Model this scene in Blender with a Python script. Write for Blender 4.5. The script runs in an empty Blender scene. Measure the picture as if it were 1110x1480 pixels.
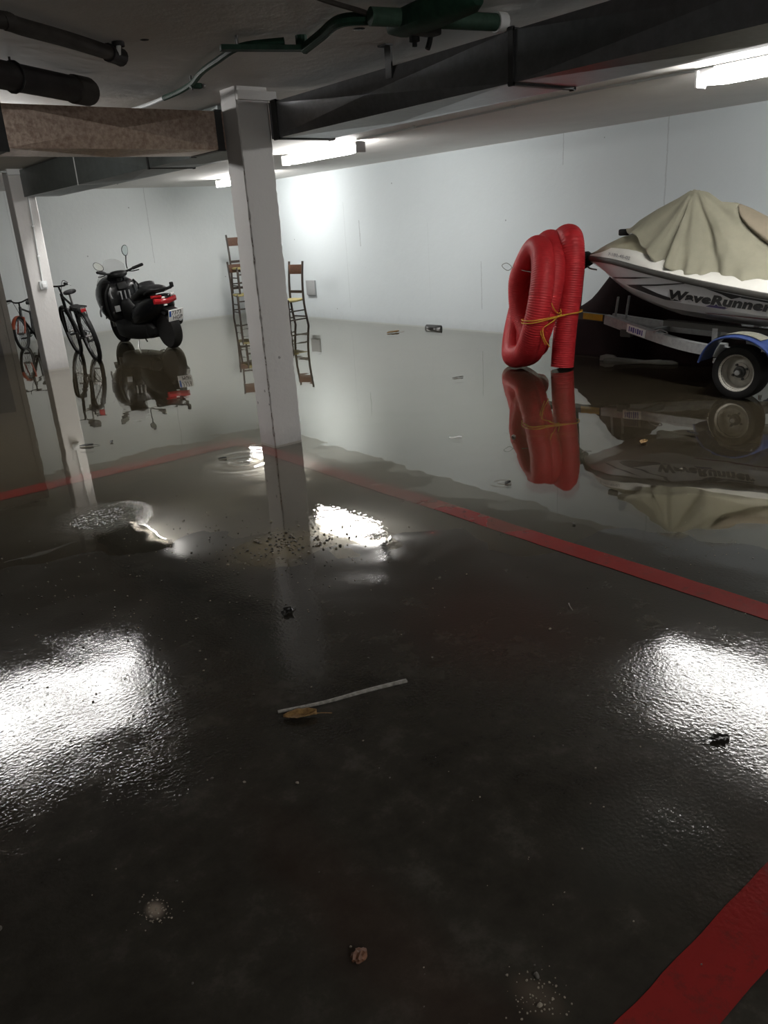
import bpy, bmesh, math, random
from math import sin, cos, pi, radians, sqrt, atan2
from mathutils import Vector, Matrix, noise as mnoise

random.seed(7)
SC = bpy.context.scene
COL = SC.collection

# ------------------------------------------------------------------ camera
cam_d = bpy.data.cameras.new('camera')
cam = bpy.data.objects.new('camera', cam_d)
COL.objects.link(cam)
cam_d.sensor_fit = 'HORIZONTAL'
cam_d.sensor_width = 36.0
cam_d.lens = 1130.3 * 36.0 / 1110.0
cam_d.clip_start = 0.02
r_ = Vector((0.774921, -0.629148, -0.060582))
d_ = Vector((-0.261119, -0.231379, -0.937166))
f_ = Vector((0.575598, 0.742049, -0.343583))
cam.matrix_world = Matrix(((r_.x, -d_.x, -f_.x, 0.0), (r_.y, -d_.y, -f_.y, 0.0), (r_.z, -d_.z, -f_.z, 1.5), (0, 0, 0, 1)))
SC.camera = cam

# ------------------------------------------------------------------ world, exposure
w_ = bpy.data.worlds.new('world'); SC.world = w_
w_.use_nodes = True
w_.node_tree.nodes['Background'].inputs[0].default_value = (0.0, 0.0, 0.0, 1)
w_.node_tree.nodes['Background'].inputs[1].default_value = 0.0
LAMP_POWER = 76.0
SC.view_settings.view_transform = 'Standard'
SC.view_settings.look = 'None'
SC.view_settings.exposure = 0.0
SC.view_settings.gamma = 1.0
SC.view_settings.use_curve_mapping = False
SC.cycles.use_denoising = True
SC.cycles.max_bounces = 10
SC.cycles.diffuse_bounces = 5
SC.cycles.glossy_bounces = 5
SC.cycles.transparent_max_bounces = 8
SC.cycles.sample_clamp_indirect = 6.0
SC.cycles.caustics_reflective = False
SC.cycles.caustics_refractive = False


# ------------------------------------------------------------------ materials
def nodes_of(m):
    m.use_nodes = True
    nt = m.node_tree
    return nt, nt.nodes, nt.links, nt.nodes['Principled BSDF']


def mk(name, col, rough=0.5, metal=0.0, var=0.0, vscale=8.0, bump=0.0, bscale=60.0, col2=None, spec=0.5, emit=None, strength=0.0,
       coat=0.0, rvar=0.0):
    m = bpy.data.materials.new(name)
    nt, N, L, P = nodes_of(m)
    P.inputs['Base Color'].default_value = (*col, 1)
    P.inputs['Roughness'].default_value = rough
    P.inputs['Metallic'].default_value = metal
    P.inputs['Specular IOR Level'].default_value = spec
    P.inputs['Coat Weight'].default_value = coat
    P.inputs['Coat Roughness'].default_value = 0.06
    tc = N.new('ShaderNodeTexCoord')
    if var or col2:
        nz = N.new('ShaderNodeTexNoise'); nz.inputs['Scale'].default_value = vscale; nz.inputs['Detail'].default_value = 6
        nz.inputs['Roughness'].default_value = 0.65
        L.new(tc.outputs['Object'], nz.inputs['Vector'])
        rp = N.new('ShaderNodeValToRGB')
        rp.color_ramp.elements[0].position = 0.32; rp.color_ramp.elements[1].position = 0.68
        c2 = col2 or tuple(c * (1 - var) for c in col)
        rp.color_ramp.elements[0].color = (*c2, 1); rp.color_ramp.elements[1].color = (*col, 1)
        L.new(nz.outputs['Fac'], rp.inputs['Fac']); L.new(rp.outputs['Color'], P.inputs['Base Color'])
        if rvar:
            mr = N.new('ShaderNodeMapRange'); mr.inputs['To Min'].default_value = rough - rvar; mr.inputs['To Max'].default_value = rough + rvar
            L.new(nz.outputs['Fac'], mr.inputs['Value']); L.new(mr.outputs['Result'], P.inputs['Roughness'])
    if bump:
        nb = N.new('ShaderNodeTexNoise'); nb.inputs['Scale'].default_value = bscale; nb.inputs['Detail'].default_value = 4
        L.new(tc.outputs['Object'], nb.inputs['Vector'])
        bp = N.new('ShaderNodeBump'); bp.inputs['Strength'].default_value = bump; bp.inputs['Distance'].default_value = 0.01
        L.new(nb.outputs['Fac'], bp.inputs['Height']); L.new(bp.outputs['Normal'], P.inputs['Normal'])
    if emit:
        P.inputs['Emission Color'].default_value = (*emit, 1); P.inputs['Emission Strength'].default_value = strength
    return m


def math_node(N, L, op, a, b=None, c=None):
    n = N.new('ShaderNodeMath'); n.operation = op
    for i, v in enumerate((a, b, c)):
        if v is None: continue
        if isinstance(v, (int, float)): n.inputs[i].default_value = v
        else: L.new(v, n.inputs[i])
    return n.outputs[0]


def spot_mask(N, L, pos, x, y, rx, ry, soft=0.5, warp=None):
    """A stain of its own shape on the floor: 1 inside an ellipse about (x, y), 0 outside, edge roughened by noise."""
    sep = N.new('ShaderNodeSeparateXYZ'); L.new(pos, sep.inputs[0])
    dx = math_node(N, L, 'DIVIDE', math_node(N, L, 'SUBTRACT', sep.outputs[0], x), rx)
    dy = math_node(N, L, 'DIVIDE', math_node(N, L, 'SUBTRACT', sep.outputs[1], y), ry)
    d = math_node(N, L, 'SQRT', math_node(N, L, 'ADD', math_node(N, L, 'MULTIPLY', dx, dx), math_node(N, L, 'MULTIPLY', dy, dy)))
    if warp is not None:
        d = math_node(N, L, 'ADD', d, math_node(N, L, 'MULTIPLY', math_node(N, L, 'SUBTRACT', warp, 0.5), 1.2))
    mr = N.new('ShaderNodeMapRange'); mr.interpolation_type = 'SMOOTHSTEP'
    mr.inputs['From Min'].default_value = 1.0 + soft; mr.inputs['From Max'].default_value = 1.0 - soft
    L.new(d, mr.inputs['Value'])
    return mr.outputs['Result']


def noise_node(N, L, pos, scale, detail=4, rough=0.6, dist=0.0):
    n = N.new('ShaderNodeTexNoise'); n.inputs['Scale'].default_value = scale; n.inputs['Detail'].default_value = detail
    n.inputs['Roughness'].default_value = rough; n.inputs['Distortion'].default_value = dist
    L.new(pos, n.inputs['Vector']); return n.outputs['Fac']


def ramp(N, L, fac, stops):
    r = N.new('ShaderNodeValToRGB'); e = r.color_ramp.elements
    while len(e) < len(stops): e.new(0.5)
    for k, (p, c) in enumerate(stops):
        e[k].position = p; e[k].color = (*c, 1) if len(c) == 3 else c
    L.new(fac, r.inputs['Fac']); return r.outputs['Color']


def mixc(N, L, fac, a, b):
    n = N.new('ShaderNodeMix'); n.data_type = 'RGBA'
    if isinstance(fac, (int, float)): n.inputs[0].default_value = fac
    else: L.new(fac, n.inputs[0])
    for i, v in ((6, a), (7, b)):
        if isinstance(v, tuple): n.inputs[i].default_value = (*v, 1)
        else: L.new(v, n.inputs[i])
    return n.outputs[2]


def wet_floor(name, paint=None):
    """Wet dark garage concrete (or red line paint on it) under a thin uneven film of water."""
    m = bpy.data.materials.new(name)
    nt, N, L, P = nodes_of(m)
    geo = N.new('ShaderNodeNewGeometry'); pos = geo.outputs['Position']
    big = noise_node(N, L, pos, 1.1, 5, 0.6)
    mid = noise_node(N, L, pos, 6.0, 6, 0.7)
    fine = noise_node(N, L, pos, 60.0, 4, 0.7)
    base = ramp(N, L, mid, [(0.3, (0.020, 0.0175, 0.014)), (0.55, (0.037, 0.033, 0.027)), (0.75, (0.075, 0.068, 0.058))])
    base = mixc(N, L, math_node(N, L, 'MULTIPLY', big, 0.55), base, (0.020, 0.0178, 0.0145))
    for (x, y, rx, ry, c, k) in ((0.75, 1.0, 0.10, 0.55, (0.04, 0.022, 0.016), 0.35), (2.0, 1.9, 0.3, 0.35, (0.05, 0.024, 0.018), 0.5),
                                 (2.965, 3.95, 0.28, 0.3, (0.16, 0.14, 0.07), 0.85), (1.85, 3.26, 0.22, 0.18, (0.17, 0.135, 0.07), 0.85),
                                 (1.94, 4.2, 0.2, 0.3, (0.14, 0.14, 0.08), 0.8), (2.485, 2.81, 0.03, 0.03, (0.2, 0.02, 0.015), 0.7),
                                 (0.40, 1.50, 0.016, 0.022, (0.32, 0.26, 0.21), 0.8), (0.90, 0.755, 0.03, 0.05, (0.2, 0.15, 0.11), 0.2),
                                 (1.46, 0.86, 0.2, 0.14, (0.05, 0.05, 0.045), 0.5)):
        mk_ = spot_mask(N, L, pos, x, y, rx, ry, 0.75, mid)
        base = mixc(N, L, math_node(N, L, 'MULTIPLY', mk_, k), base, c)
    # silt that has settled under the standing water
    sep = N.new('ShaderNodeSeparateXYZ'); L.new(pos, sep.inputs[0])
    s = math_node(N, L, 'ADD', sep.outputs[0], sep.outputs[1])
    mr = N.new('ShaderNodeMapRange'); mr.inputs['From Min'].default_value = 4.4; mr.inputs['From Max'].default_value = 7.5
    L.new(s, mr.inputs['Value'])
    silt = mixc(N, L, mid, (0.046, 0.039, 0.028), (0.066, 0.058, 0.045))
    base = mixc(N, L, mr.outputs['Result'], base, silt)
    if paint:
        wear = ramp(N, L, noise_node(N, L, pos, 14.0, 6, 0.75), [(0.34, (0.0, 0.0, 0.0)), (0.46, (1, 1, 1))])
        rc = mixc(N, L, mid, paint, tuple(c * 0.7 for c in paint))
        base = mixc(N, L, wear, mixc(N, L, 0.6, base, rc), rc)
    L.new(base, P.inputs['Base Color'])
    rr = noise_node(N, L, pos, 1.7, 5, 0.6, 0.6)
    rmap = N.new('ShaderNodeMapRange'); rmap.inputs['From Min'].default_value = 0.35; rmap.inputs['From Max'].default_value = 0.68
    rmap.inputs['To Min'].default_value = 0.02; rmap.inputs['To Max'].default_value = 0.045
    # the film is thick and glassy by the water's edge, thin and broken higher up the slab
    film = N.new('ShaderNodeMapRange'); film.inputs['From Min'].default_value = 5.2; film.inputs['From Max'].default_value = 2.9
    L.new(math_node(N, L, 'ADD', s, math_node(N, L, 'MULTIPLY', math_node(N, L, 'SUBTRACT', rr, 0.5), 1.6)), film.inputs['Value'])
    L.new(rr, rmap.inputs['Value'])
    L.new(math_node(N, L, 'ADD', math_node(N, L, 'MULTIPLY', rmap.outputs['Result'], film.outputs['Result']), 0.03), P.inputs['Roughness'])
    P.inputs['IOR'].default_value = 1.45
    vor = N.new('ShaderNodeTexVoronoi'); vor.inputs['Scale'].default_value = 75.0; L.new(pos, vor.inputs['Vector'])
    gr = noise_node(N, L, pos, 85.0, 3, 0.6)
    h = math_node(N, L, 'ADD', math_node(N, L, 'MULTIPLY', vor.outputs['Distance'], 0.5), gr)
    h = math_node(N, L, 'ADD', h, math_node(N, L, 'MULTIPLY', fine, 0.6))
    bp = N.new('ShaderNodeBump'); bp.inputs['Distance'].default_value = 0.003
    amp = N.new('ShaderNodeMapRange'); amp.inputs['From Min'].default_value = 0.38; amp.inputs['From Max'].default_value = 0.62
    amp.inputs['To Min'].default_value = 0.11; amp.inputs['To Max'].default_value = 0.30
    L.new(rr, amp.inputs['Value']); L.new(math_node(N, L, 'MULTIPLY', amp.outputs['Result'], math_node(N, L, 'ADD', film.outputs['Result'], 0.04)), bp.inputs['Strength'])
    L.new(h, bp.inputs['Height']); L.new(bp.outputs['Normal'], P.inputs['Normal'])
    return m


def water_material():
    m = bpy.data.materials.new('flood water')
    m.use_nodes = True
    nt = m.node_tree; N = nt.nodes; L = nt.links
    N.remove(N['Principled BSDF']); out = N['Material Output']
    geo = N.new('ShaderNodeNewGeometry'); pos = geo.outputs['Position']
    sep = N.new('ShaderNodeSeparateXYZ'); L.new(pos, sep.inputs[0])
    h = math_node(N, L, 'MULTIPLY', noise_node(N, L, pos, 2.2, 2, 0.5), 0.0016)
    # rings spreading from ceiling drips
    for (x, y, k, s, a) in ((2.243, 2.963, 190.0, 0.06, 0.0010), (2.50, 4.80, 70.0, 0.22, 0.0009), (3.32, 3.09, 110.0, 0.06, 0.0008)):
        dx = math_node(N, L, 'SUBTRACT', sep.outputs[0], x); dy = math_node(N, L, 'SUBTRACT', sep.outputs[1], y)
        d = math_node(N, L, 'SQRT', math_node(N, L, 'ADD', math_node(N, L, 'MULTIPLY', dx, dx), math_node(N, L, 'MULTIPLY', dy, dy)))
        e = math_node(N, L, 'POWER', 2.718, math_node(N, L, 'MULTIPLY', math_node(N, L, 'POWER', math_node(N, L, 'DIVIDE', d, s), 2.0), -1.0))
        wv = math_node(N, L, 'SINE', math_node(N, L, 'MULTIPLY', d, k))
        h = math_node(N, L, 'ADD', h, math_node(N, L, 'MULTIPLY', math_node(N, L, 'MULTIPLY', wv, e), a))
    # choppy splashes under the drips
    for (x, y, rx, ry, a, sc_) in ((1.33, 4.42, 0.2, 0.2, 0.007, 60.0), (2.24, 3.2, 0.2, 0.45, 0.0008, 28.0)):
        mk_ = spot_mask(N, L, pos, x, y, rx, ry, 0.8); ch = noise_node(N, L, pos, sc_, 2, 0.5)
        h = math_node(N, L, 'ADD', h, math_node(N, L, 'MULTIPLY', math_node(N, L, 'MULTIPLY', math_node(N, L, 'SUBTRACT', ch, 0.5), mk_), a))
    bp = N.new('ShaderNodeBump'); bp.inputs['Strength'].default_value = 1.0; bp.inputs['Distance'].default_value = 1.0
    L.new(h, bp.inputs['Height'])
    # Schlick's reflectance, the same from above and below the sheet
    dt = N.new('ShaderNodeVectorMath'); dt.operation = 'DOT_PRODUCT'; L.new(bp.outputs['Normal'], dt.inputs[0]); L.new(geo.outputs['Incoming'], dt.inputs[1])
    cz = math_node(N, L, 'ABSOLUTE', dt.outputs['Value'])
    fr_o = math_node(N, L, 'ADD', 0.045, math_node(N, L, 'MULTIPLY', 0.955, math_node(N, L, 'POWER', math_node(N, L, 'SUBTRACT', 1.0, cz), 4.6)))
    gl = N.new('ShaderNodeBsdfGlossy'); gl.inputs['Roughness'].default_value = 0.015; L.new(bp.outputs['Normal'], gl.inputs['Normal'])
    gl.inputs['Color'].default_value = (0.97, 0.96, 0.92, 1)
    tr = N.new('ShaderNodeBsdfTransparent'); tr.inputs['Color'].default_value = (0.86, 0.83, 0.76, 1)
    mx = N.new('ShaderNodeMixShader'); L.new(fr_o, mx.inputs[0]); L.new(tr.outputs[0], mx.inputs[1]); L.new(gl.outputs[0], mx.inputs[2])
    L.new(mx.outputs[0], out.inputs['Surface'])
    return m


def wall_material(name, base, seams=None, axis=1, dirt=0.25, specks=True, mott=0.93):
    m = bpy.data.materials.new(name)
    nt, N, L, P = nodes_of(m)
    geo = N.new('ShaderNodeNewGeometry'); pos = geo.outputs['Position']
    sep = N.new('ShaderNodeSeparateXYZ'); L.new(pos, sep.inputs[0])
    n1 = noise_node(N, L, pos, 1.5, 6, 0.65); n2 = noise_node(N, L, pos, 12.0, 5, 0.7)
    c = mixc(N, L, n1, tuple(v * mott for v in base), base)
    # dirty splash band just over the floor
    mr = N.new('ShaderNodeMapRange'); mr.inputs['From Min'].default_value = 0.14; mr.inputs['From Max'].default_value = 0.0
    L.new(math_node(N, L, 'ADD', sep.outputs[2], math_node(N, L, 'MULTIPLY', math_node(N, L, 'SUBTRACT', n2, 0.5), 0.18)), mr.inputs['Value'])
    c = mixc(N, L, math_node(N, L, 'MULTIPLY', mr.outputs['Result'], dirt), c, tuple(v * 0.55 for v in base))
    if specks:
        vo = N.new('ShaderNodeTexVoronoi'); vo.inputs['Scale'].default_value = 3.2; L.new(pos, vo.inputs['Vector'])
        sp = math_node(N, L, 'LESS_THAN', vo.outputs['Distance'], 0.035)
        c = mixc(N, L, math_node(N, L, 'MULTIPLY', sp, math_node(N, L, 'GREATER_THAN', n1, 0.5)), c, tuple(v * 0.45 for v in base))
    for (p, z0, z1, wd, k) in seams or ():
        a = math_node(N, L, 'ABSOLUTE', math_node(N, L, 'SUBTRACT', sep.outputs[axis], math_node(N, L, 'ADD', p, math_node(N, L, 'MULTIPLY', math_node(N, L, 'SUBTRACT', n2, 0.5), 0.03))))
        on = math_node(N, L, 'LESS_THAN', a, wd)
        zz = math_node(N, L, 'MULTIPLY', math_node(N, L, 'GREATER_THAN', sep.outputs[2], z0), math_node(N, L, 'LESS_THAN', sep.outputs[2], z1))
        c = mixc(N, L, math_node(N, L, 'MULTIPLY', math_node(N, L, 'MULTIPLY', on, zz), k), c, tuple(v * 0.4 for v in base))
    L.new(c, P.inputs['Base Color'])
    P.inputs['Roughness'].default_value = 0.75
    bp = N.new('ShaderNodeBump'); bp.inputs['Strength'].default_value = 0.25; bp.inputs['Distance'].default_value = 0.01
    L.new(math_node(N, L, 'ADD', n2, math_node(N, L, 'MULTIPLY', n1, 2.0)), bp.inputs['Height']); L.new(bp.outputs['Normal'], P.inputs['Normal'])
    return m


M_floor = wet_floor('wet concrete floor')
M_line = wet_floor('red line paint', (0.215, 0.020, 0.018))
M_water = water_material()
M_wall_r = wall_material('white painted wall', (0.655, 0.71, 0.73), [(8.02, 0.3, 0.95, 0.006, 0.5), (5.22, 0.0, 2.4, 0.008, 0.35), (6.62, 2.05, 2.4, 0.006, 0.4),
                         (10.75, 1.2, 1.6, 0.008, 0.6), (11.15, 0.2, 1.9, 0.005, 0.25), (9.1, 0.4, 1.5, 0.004, 0.15)])
M_wall_b = wall_material('white painted back wall', (0.80, 0.835, 0.83), [(6.30, 1.1, 2.4, 0.007, 0.35), (3.9, 0.0, 2.4, 0.006, 0.2)], axis=0)
M_wall_dim = wall_material('off-white wall paint', (0.55, 0.54, 0.51))
M_ceil = wall_material('grey painted ceiling', (0.88, 0.86, 0.825), specks=False, dirt=0.0, mott=0.76)
M_pillar_w = wall_material('white plastered pillar', (0.66, 0.645, 0.63), dirt=0.5)
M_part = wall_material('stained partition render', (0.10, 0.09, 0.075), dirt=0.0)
M_dado = mk('dark dado paint', (0.022, 0.019, 0.016), 0.6, var=0.4)
M_chip = mk('bare concrete chip', (0.30, 0.26, 0.23), 0.9, var=0.4, vscale=40)
M_duct = mk('galvanised duct sheet', (0.20, 0.205, 0.215), 0.34, 0.85, var=0.25, vscale=20, bump=0.05, bscale=30)
M_duct_rust = mk('spangled rusty duct sheet', (0.62, 0.50, 0.42), 0.36, 0.8, col2=(0.34, 0.24, 0.19), vscale=38, bump=0.12, bscale=50)
M_duct_grey = mk('grey green duct sheet', (0.17, 0.19, 0.185), 0.42, 0.6, var=0.2, vscale=10)
M_flange = mk('dark flange steel', (0.055, 0.055, 0.055), 0.55, 0.5, var=0.3)
M_flange_l = mk('pale sealed joint', (0.62, 0.62, 0.6), 0.6)
M_white_pl = mk('white plastic', (0.75, 0.76, 0.76), 0.4)
M_conduit = mk('painted conduit', (0.58, 0.60, 0.60), 0.5)
M_pipe_blk = mk('dark drain pipe', (0.035, 0.031, 0.031), 0.6, spec=0.2, var=0.4, vscale=10)
M_pipe_brn = mk('brown drain pipe', (0.055, 0.048, 0.043), 0.6, spec=0.2, var=0.4, vscale=12)
M_green = mk('dark green pipe paint', (0.022, 0.062, 0.04), 0.6, var=0.5, vscale=18, bump=0.1, spec=0.15)
M_green_l = mk('faded green pipe', (0.05, 0.10, 0.07), 0.6, var=0.4, vscale=25, spec=0.2)
M_black = mk('black rubber', (0.007, 0.007, 0.007), 0.65, spec=0.25, var=0.3)
M_tyre = mk('tyre rubber', (0.010, 0.0095, 0.009), 0.8, spec=0.2, var=0.35, vscale=20)
M_blackpaint = mk('gloss black paint', (0.003, 0.003, 0.0035), 0.25, spec=0.25, coat=0.08)
M_blackpl = mk('matt black plastic', (0.005, 0.005, 0.005), 0.5, spec=0.2)
M_seat = mk('black vinyl', (0.006, 0.006, 0.0065), 0.45, spec=0.25, bump=0.1, bscale=90)
M_steel = mk('dull steel', (0.35, 0.35, 0.35), 0.38, 0.8, var=0.3)
M_chrome = mk('chrome', (0.75, 0.75, 0.75), 0.15, 1.0)
M_galv = mk('galvanised trailer steel', (0.42, 0.43, 0.43), 0.5, 0.45, var=0.3, vscale=22)
M_mirror = mk('mirror glass', (0.62, 0.66, 0.64), 0.05, 1.0)
M_redlens = mk('red lamp lens', (0.30, 0.008, 0.012), 0.12, coat=0.5)
M_whitelens = mk('clear lamp lens', (0.75, 0.72, 0.70), 0.15, coat=0.5)
M_plate = mk('white number plate', (0.78, 0.78, 0.76), 0.4)
M_blue = mk('blue plate strip', (0.02, 0.09, 0.35), 0.4)
M_ink = mk('black lettering', (0.015, 0.015, 0.017), 0.5)
M_grey_s = mk('grey sticker', (0.22, 0.22, 0.22), 0.5)
M_wood = mk('dark stained wood', (0.040, 0.026, 0.018), 0.5, var=0.4, vscale=30)
M_wood_b = mk('brown chair panel', (0.12, 0.055, 0.03), 0.5, var=0.4, vscale=30)
M_straw = mk('woven straw seat', (0.38, 0.32, 0.13), 0.8, var=0.35, vscale=60, bump=0.3, bscale=120)
M_hose = mk('red corrugated plastic', (0.52, 0.024, 0.030), 0.5, var=0.15, vscale=5, spec=0.3)
M_hose_in = mk('dark hose inside', (0.06, 0.006, 0.008), 0.6)
M_twine = mk('yellow twine', (0.62, 0.33, 0.03), 0.7)
M_wire = mk('grey wire', (0.22, 0.23, 0.21), 0.5, 0.5)
M_hull = mk('white gelcoat hull', (0.56, 0.56, 0.57), 0.28, coat=0.4, var=0.06)
M_deck = mk('dusty white deck', (0.66, 0.65, 0.60), 0.5, var=0.12, vscale=6)
M_hood = mk('beige hood plastic', (0.34, 0.32, 0.22), 0.5, var=0.2, vscale=8)
M_bumper = mk('grey rubber bumper', (0.045, 0.043, 0.037), 0.6, var=0.3)
M_decal_k = mk('black decal', (0.010, 0.010, 0.011), 0.35)
M_decal_o = mk('pale decal outline', (0.50, 0.49, 0.47), 0.4)
M_decal_p = mk('purple decal', (0.035, 0.025, 0.085), 0.35)
M_decal_r = mk('dull red decal', (0.14, 0.03, 0.035), 0.4)
M_canvas = mk('olive beige canvas', (0.235, 0.225, 0.165), 0.85, var=0.16, vscale=5, bump=0.25, bscale=180)
M_canvas_b = mk('browner canvas', (0.205, 0.175, 0.125), 0.85, var=0.2, vscale=5, bump=0.25, bscale=180)
M_fender = mk('blue mudguard plastic', (0.014, 0.036, 0.15), 0.4, col2=(0.03, 0.05, 0.14), vscale=7)
M_dust = mk('settled dust', (0.24, 0.24, 0.19), 0.9, var=0.35, vscale=14)
M_rim = mk('pale wheel rim', (0.48, 0.46, 0.40), 0.5, 0.2, var=0.3, vscale=14)
M_hub = mk('grimy hub', (0.10, 0.10, 0.095), 0.6, 0.3, var=0.4)
M_yellow = mk('yellow reflector tape', (0.62, 0.36, 0.02), 0.4, var=0.3)
M_purple = mk('purple print', (0.10, 0.08, 0.30), 0.4)
M_tarp = mk('black maroon tarpaulin', (0.012, 0.005, 0.0055), 0.9, spec=0.1, var=0.5, vscale=5, bump=0.1, bscale=30)
M_orange = mk('orange red fork paint', (0.24, 0.045, 0.018), 0.4)
M_bikepaint = mk('black bicycle paint', (0.006, 0.006, 0.0065), 0.35, spec=0.3)
M_spoke = mk('dull dark spokes', (0.05, 0.05, 0.05), 0.5, 0.3)
M_leaf_b = mk('dry brown leaf', (0.30, 0.18, 0.06), 0.8, col2=(0.12, 0.06, 0.02), vscale=60)
M_leaf_k = mk('wet black leaf', (0.012, 0.011, 0.010), 0.3)
M_strip = mk('weathered pale strip', (0.36, 0.34, 0.31), 0.6, col2=(0.13, 0.12, 0.105), vscale=70)
M_stone = mk('pale grit', (0.30, 0.26, 0.20), 0.7, var=0.5, vscale=60)
M_stone_d = mk('dark grit', (0.085, 0.075, 0.06), 0.5, var=0.5, vscale=60)
M_lump = mk('brown lump', (0.16, 0.065, 0.03), 0.6, var=0.5, vscale=80)
M_lid = mk('lamp housing', (0.5, 0.5, 0.5), 0.5)
M_diff = mk('lit lamp diffuser', (0.9, 0.9, 0.9), 0.5, emit=(1.0, 0.985, 0.96), strength=LAMP_POWER)
M_screen = bpy.data.materials.new('smoky clear screen')
nt, N, L, P = nodes_of(M_screen)
P.inputs['Base Color'].default_value = (0.75, 0.75, 0.75, 1); P.inputs['Roughness'].default_value = 0.08; P.inputs['Alpha'].default_value = 0.22


# ------------------------------------------------------------------ mesh helpers
class MB:
    def __init__(self): self.v = []; self.f = []

    def add(self, vs, fs):
        b = len(self.v); self.v += [tuple(v) for v in vs]; self.f += [tuple(i + b for i in f) for f in fs]; return self

    def box(self, c, s, rot=None):
        hx, hy, hz = (k / 2 for k in s); c = Vector(c)
        vs = [Vector((x, y, z)) for x in (-hx, hx) for y in (-hy, hy) for z in (-hz, hz)]
        if rot is not None: vs = [rot @ v for v in vs]
        return self.add([v + c for v in vs], [(0, 1, 3, 2), (4, 6, 7, 5), (0, 4, 5, 1), (2, 3, 7, 6), (0, 2, 6, 4), (1, 5, 7, 3)])

    def bevbox(self, c, s, b=0.005, rot=None):
        """A box with chamfered edges."""
        bm = bmesh.new(); bmesh.ops.create_cube(bm, size=1.0)
        for v in bm.verts: v.co = Vector((v.co.x * s[0], v.co.y * s[1], v.co.z * s[2]))
        bmesh.ops.bevel(bm, geom=list(bm.edges), offset=b, segments=2, profile=0.6, affect='EDGES')
        bm.verts.index_update()
        vs = [(rot @ v.co if rot is not None else v.co) + Vector(c) for v in bm.verts]
        fs = [[v.index for v in f.verts] for f in bm.faces]
        bm.free(); return self.add(vs, fs)

    def bar(self, a, b, wx, wz, up=(0, 0, 1)):
        a, b = Vector(a), Vector(b); d = (b - a).normalized(); u = Vector(up)
        x = d.cross(u).normalized(); u = x.cross(d).normalized()
        vs = []
        for p in (a, b):
            for sx, sz in ((-1, -1), (1, -1), (1, 1), (-1, 1)): vs.append(p + x * sx * wx / 2 + u * sz * wz / 2)
        return self.add(vs, [(3, 2, 1, 0), (4, 5, 6, 7), (0, 1, 5, 4), (1, 2, 6, 5), (2, 3, 7, 6), (3, 0, 4, 7)])

    def tube(self, pts, r, n=10, cap=True, closed=False, squash=1.0):
        pts = [Vector(p) for p in pts]; m = len(pts)
        rs = r if isinstance(r, (list, tuple)) else [r] * m
        t = []
        for i in range(m):
            a = pts[(i - 1) % m] if (closed or i) else pts[i]; b = pts[(i + 1) % m] if (closed or i < m - 1) else pts[i]
            t.append((b - a).normalized())
        ref = Vector((0, 0, 1)) if abs(t[0].z) < 0.9 else Vector((1, 0, 0))
        x = t[0].cross(ref).normalized(); vs = []
        for i in range(m):
            x = (x - t[i] * x.dot(t[i])).normalized(); y = t[i].cross(x)
            for k in range(n):
                a = 2 * pi * k / n; vs.append(pts[i] + (x * cos(a) + y * sin(a) * squash) * rs[i])
        fs = []
        for i in range(m if closed else m - 1):
            j = (i + 1) % m
            for k in range(n): fs.append((i * n + k, i * n + (k + 1) % n, j * n + (k + 1) % n, j * n + k))
        if cap and not closed: fs += [tuple(range(n))[::-1], tuple((m - 1) * n + k for k in range(n))]
        return self.add(vs, fs)

    def cyl(self, a, b, r, n=14, r2=None): return self.tube([a, b], [r, r if r2 is None else r2], n)

    def lathe(self, prof, origin, axis, n=28, closed=False, cap0=True):
        """prof: (radius, along) pairs turned about the axis through origin."""
        o = Vector(origin); ax = Vector(axis).normalized()
        ref = Vector((0, 0, 1)) if abs(ax.z) < 0.9 else Vector((1, 0, 0))
        x = ax.cross(ref).normalized(); y = ax.cross(x)
        vs = [o + ax * h + (x * cos(2 * pi * k / n) + y * sin(2 * pi * k / n)) * r for r, h in prof for k in range(n)]
        m = len(prof); fs = []
        for i in range(m if closed else m - 1):
            j = (i + 1) % m
            for k in range(n): fs.append((i * n + k, i * n + (k + 1) % n, j * n + (k + 1) % n, j * n + k))
        if not closed:
            if cap0 and prof[0][0] > 1e-5: fs.append(tuple(range(n))[::-1])
            if prof[-1][0] > 1e-5: fs.append(tuple((m - 1) * n + k for k in range(n)))
        return self.add(vs, fs)

    def loft(self, secs, cap=True, closed=True):
        n = len(secs[0]); vs = [v for s in secs for v in s]; fs = []
        for i in range(len(secs) - 1):
            for k in range(n if closed else n - 1):
                fs.append((i * n + k, i * n + (k + 1) % n, (i + 1) * n + (k + 1) % n, (i + 1) * n + k))
        if cap and closed: fs += [tuple(range(n))[::-1], tuple((len(secs) - 1) * n + k for k in range(n))]
        return self.add(vs, fs)

    def ball(self, c, s, n=10, jit=0.0, seed=0):
        rnd = random.Random(seed); bm = bmesh.new(); bmesh.ops.create_icosphere(bm, subdivisions=n, radius=1.0)
        bm.verts.index_update(); vs = []
        for v in bm.verts:
            k = 1 + rnd.uniform(-jit, jit); vs.append((c[0] + v.co.x * s[0] * k, c[1] + v.co.y * s[1] * k, c[2] + v.co.z * s[2] * k))
        fs = [[v.index for v in f.verts] for f in bm.faces]; bm.free(); return self.add(vs, fs)

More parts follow.
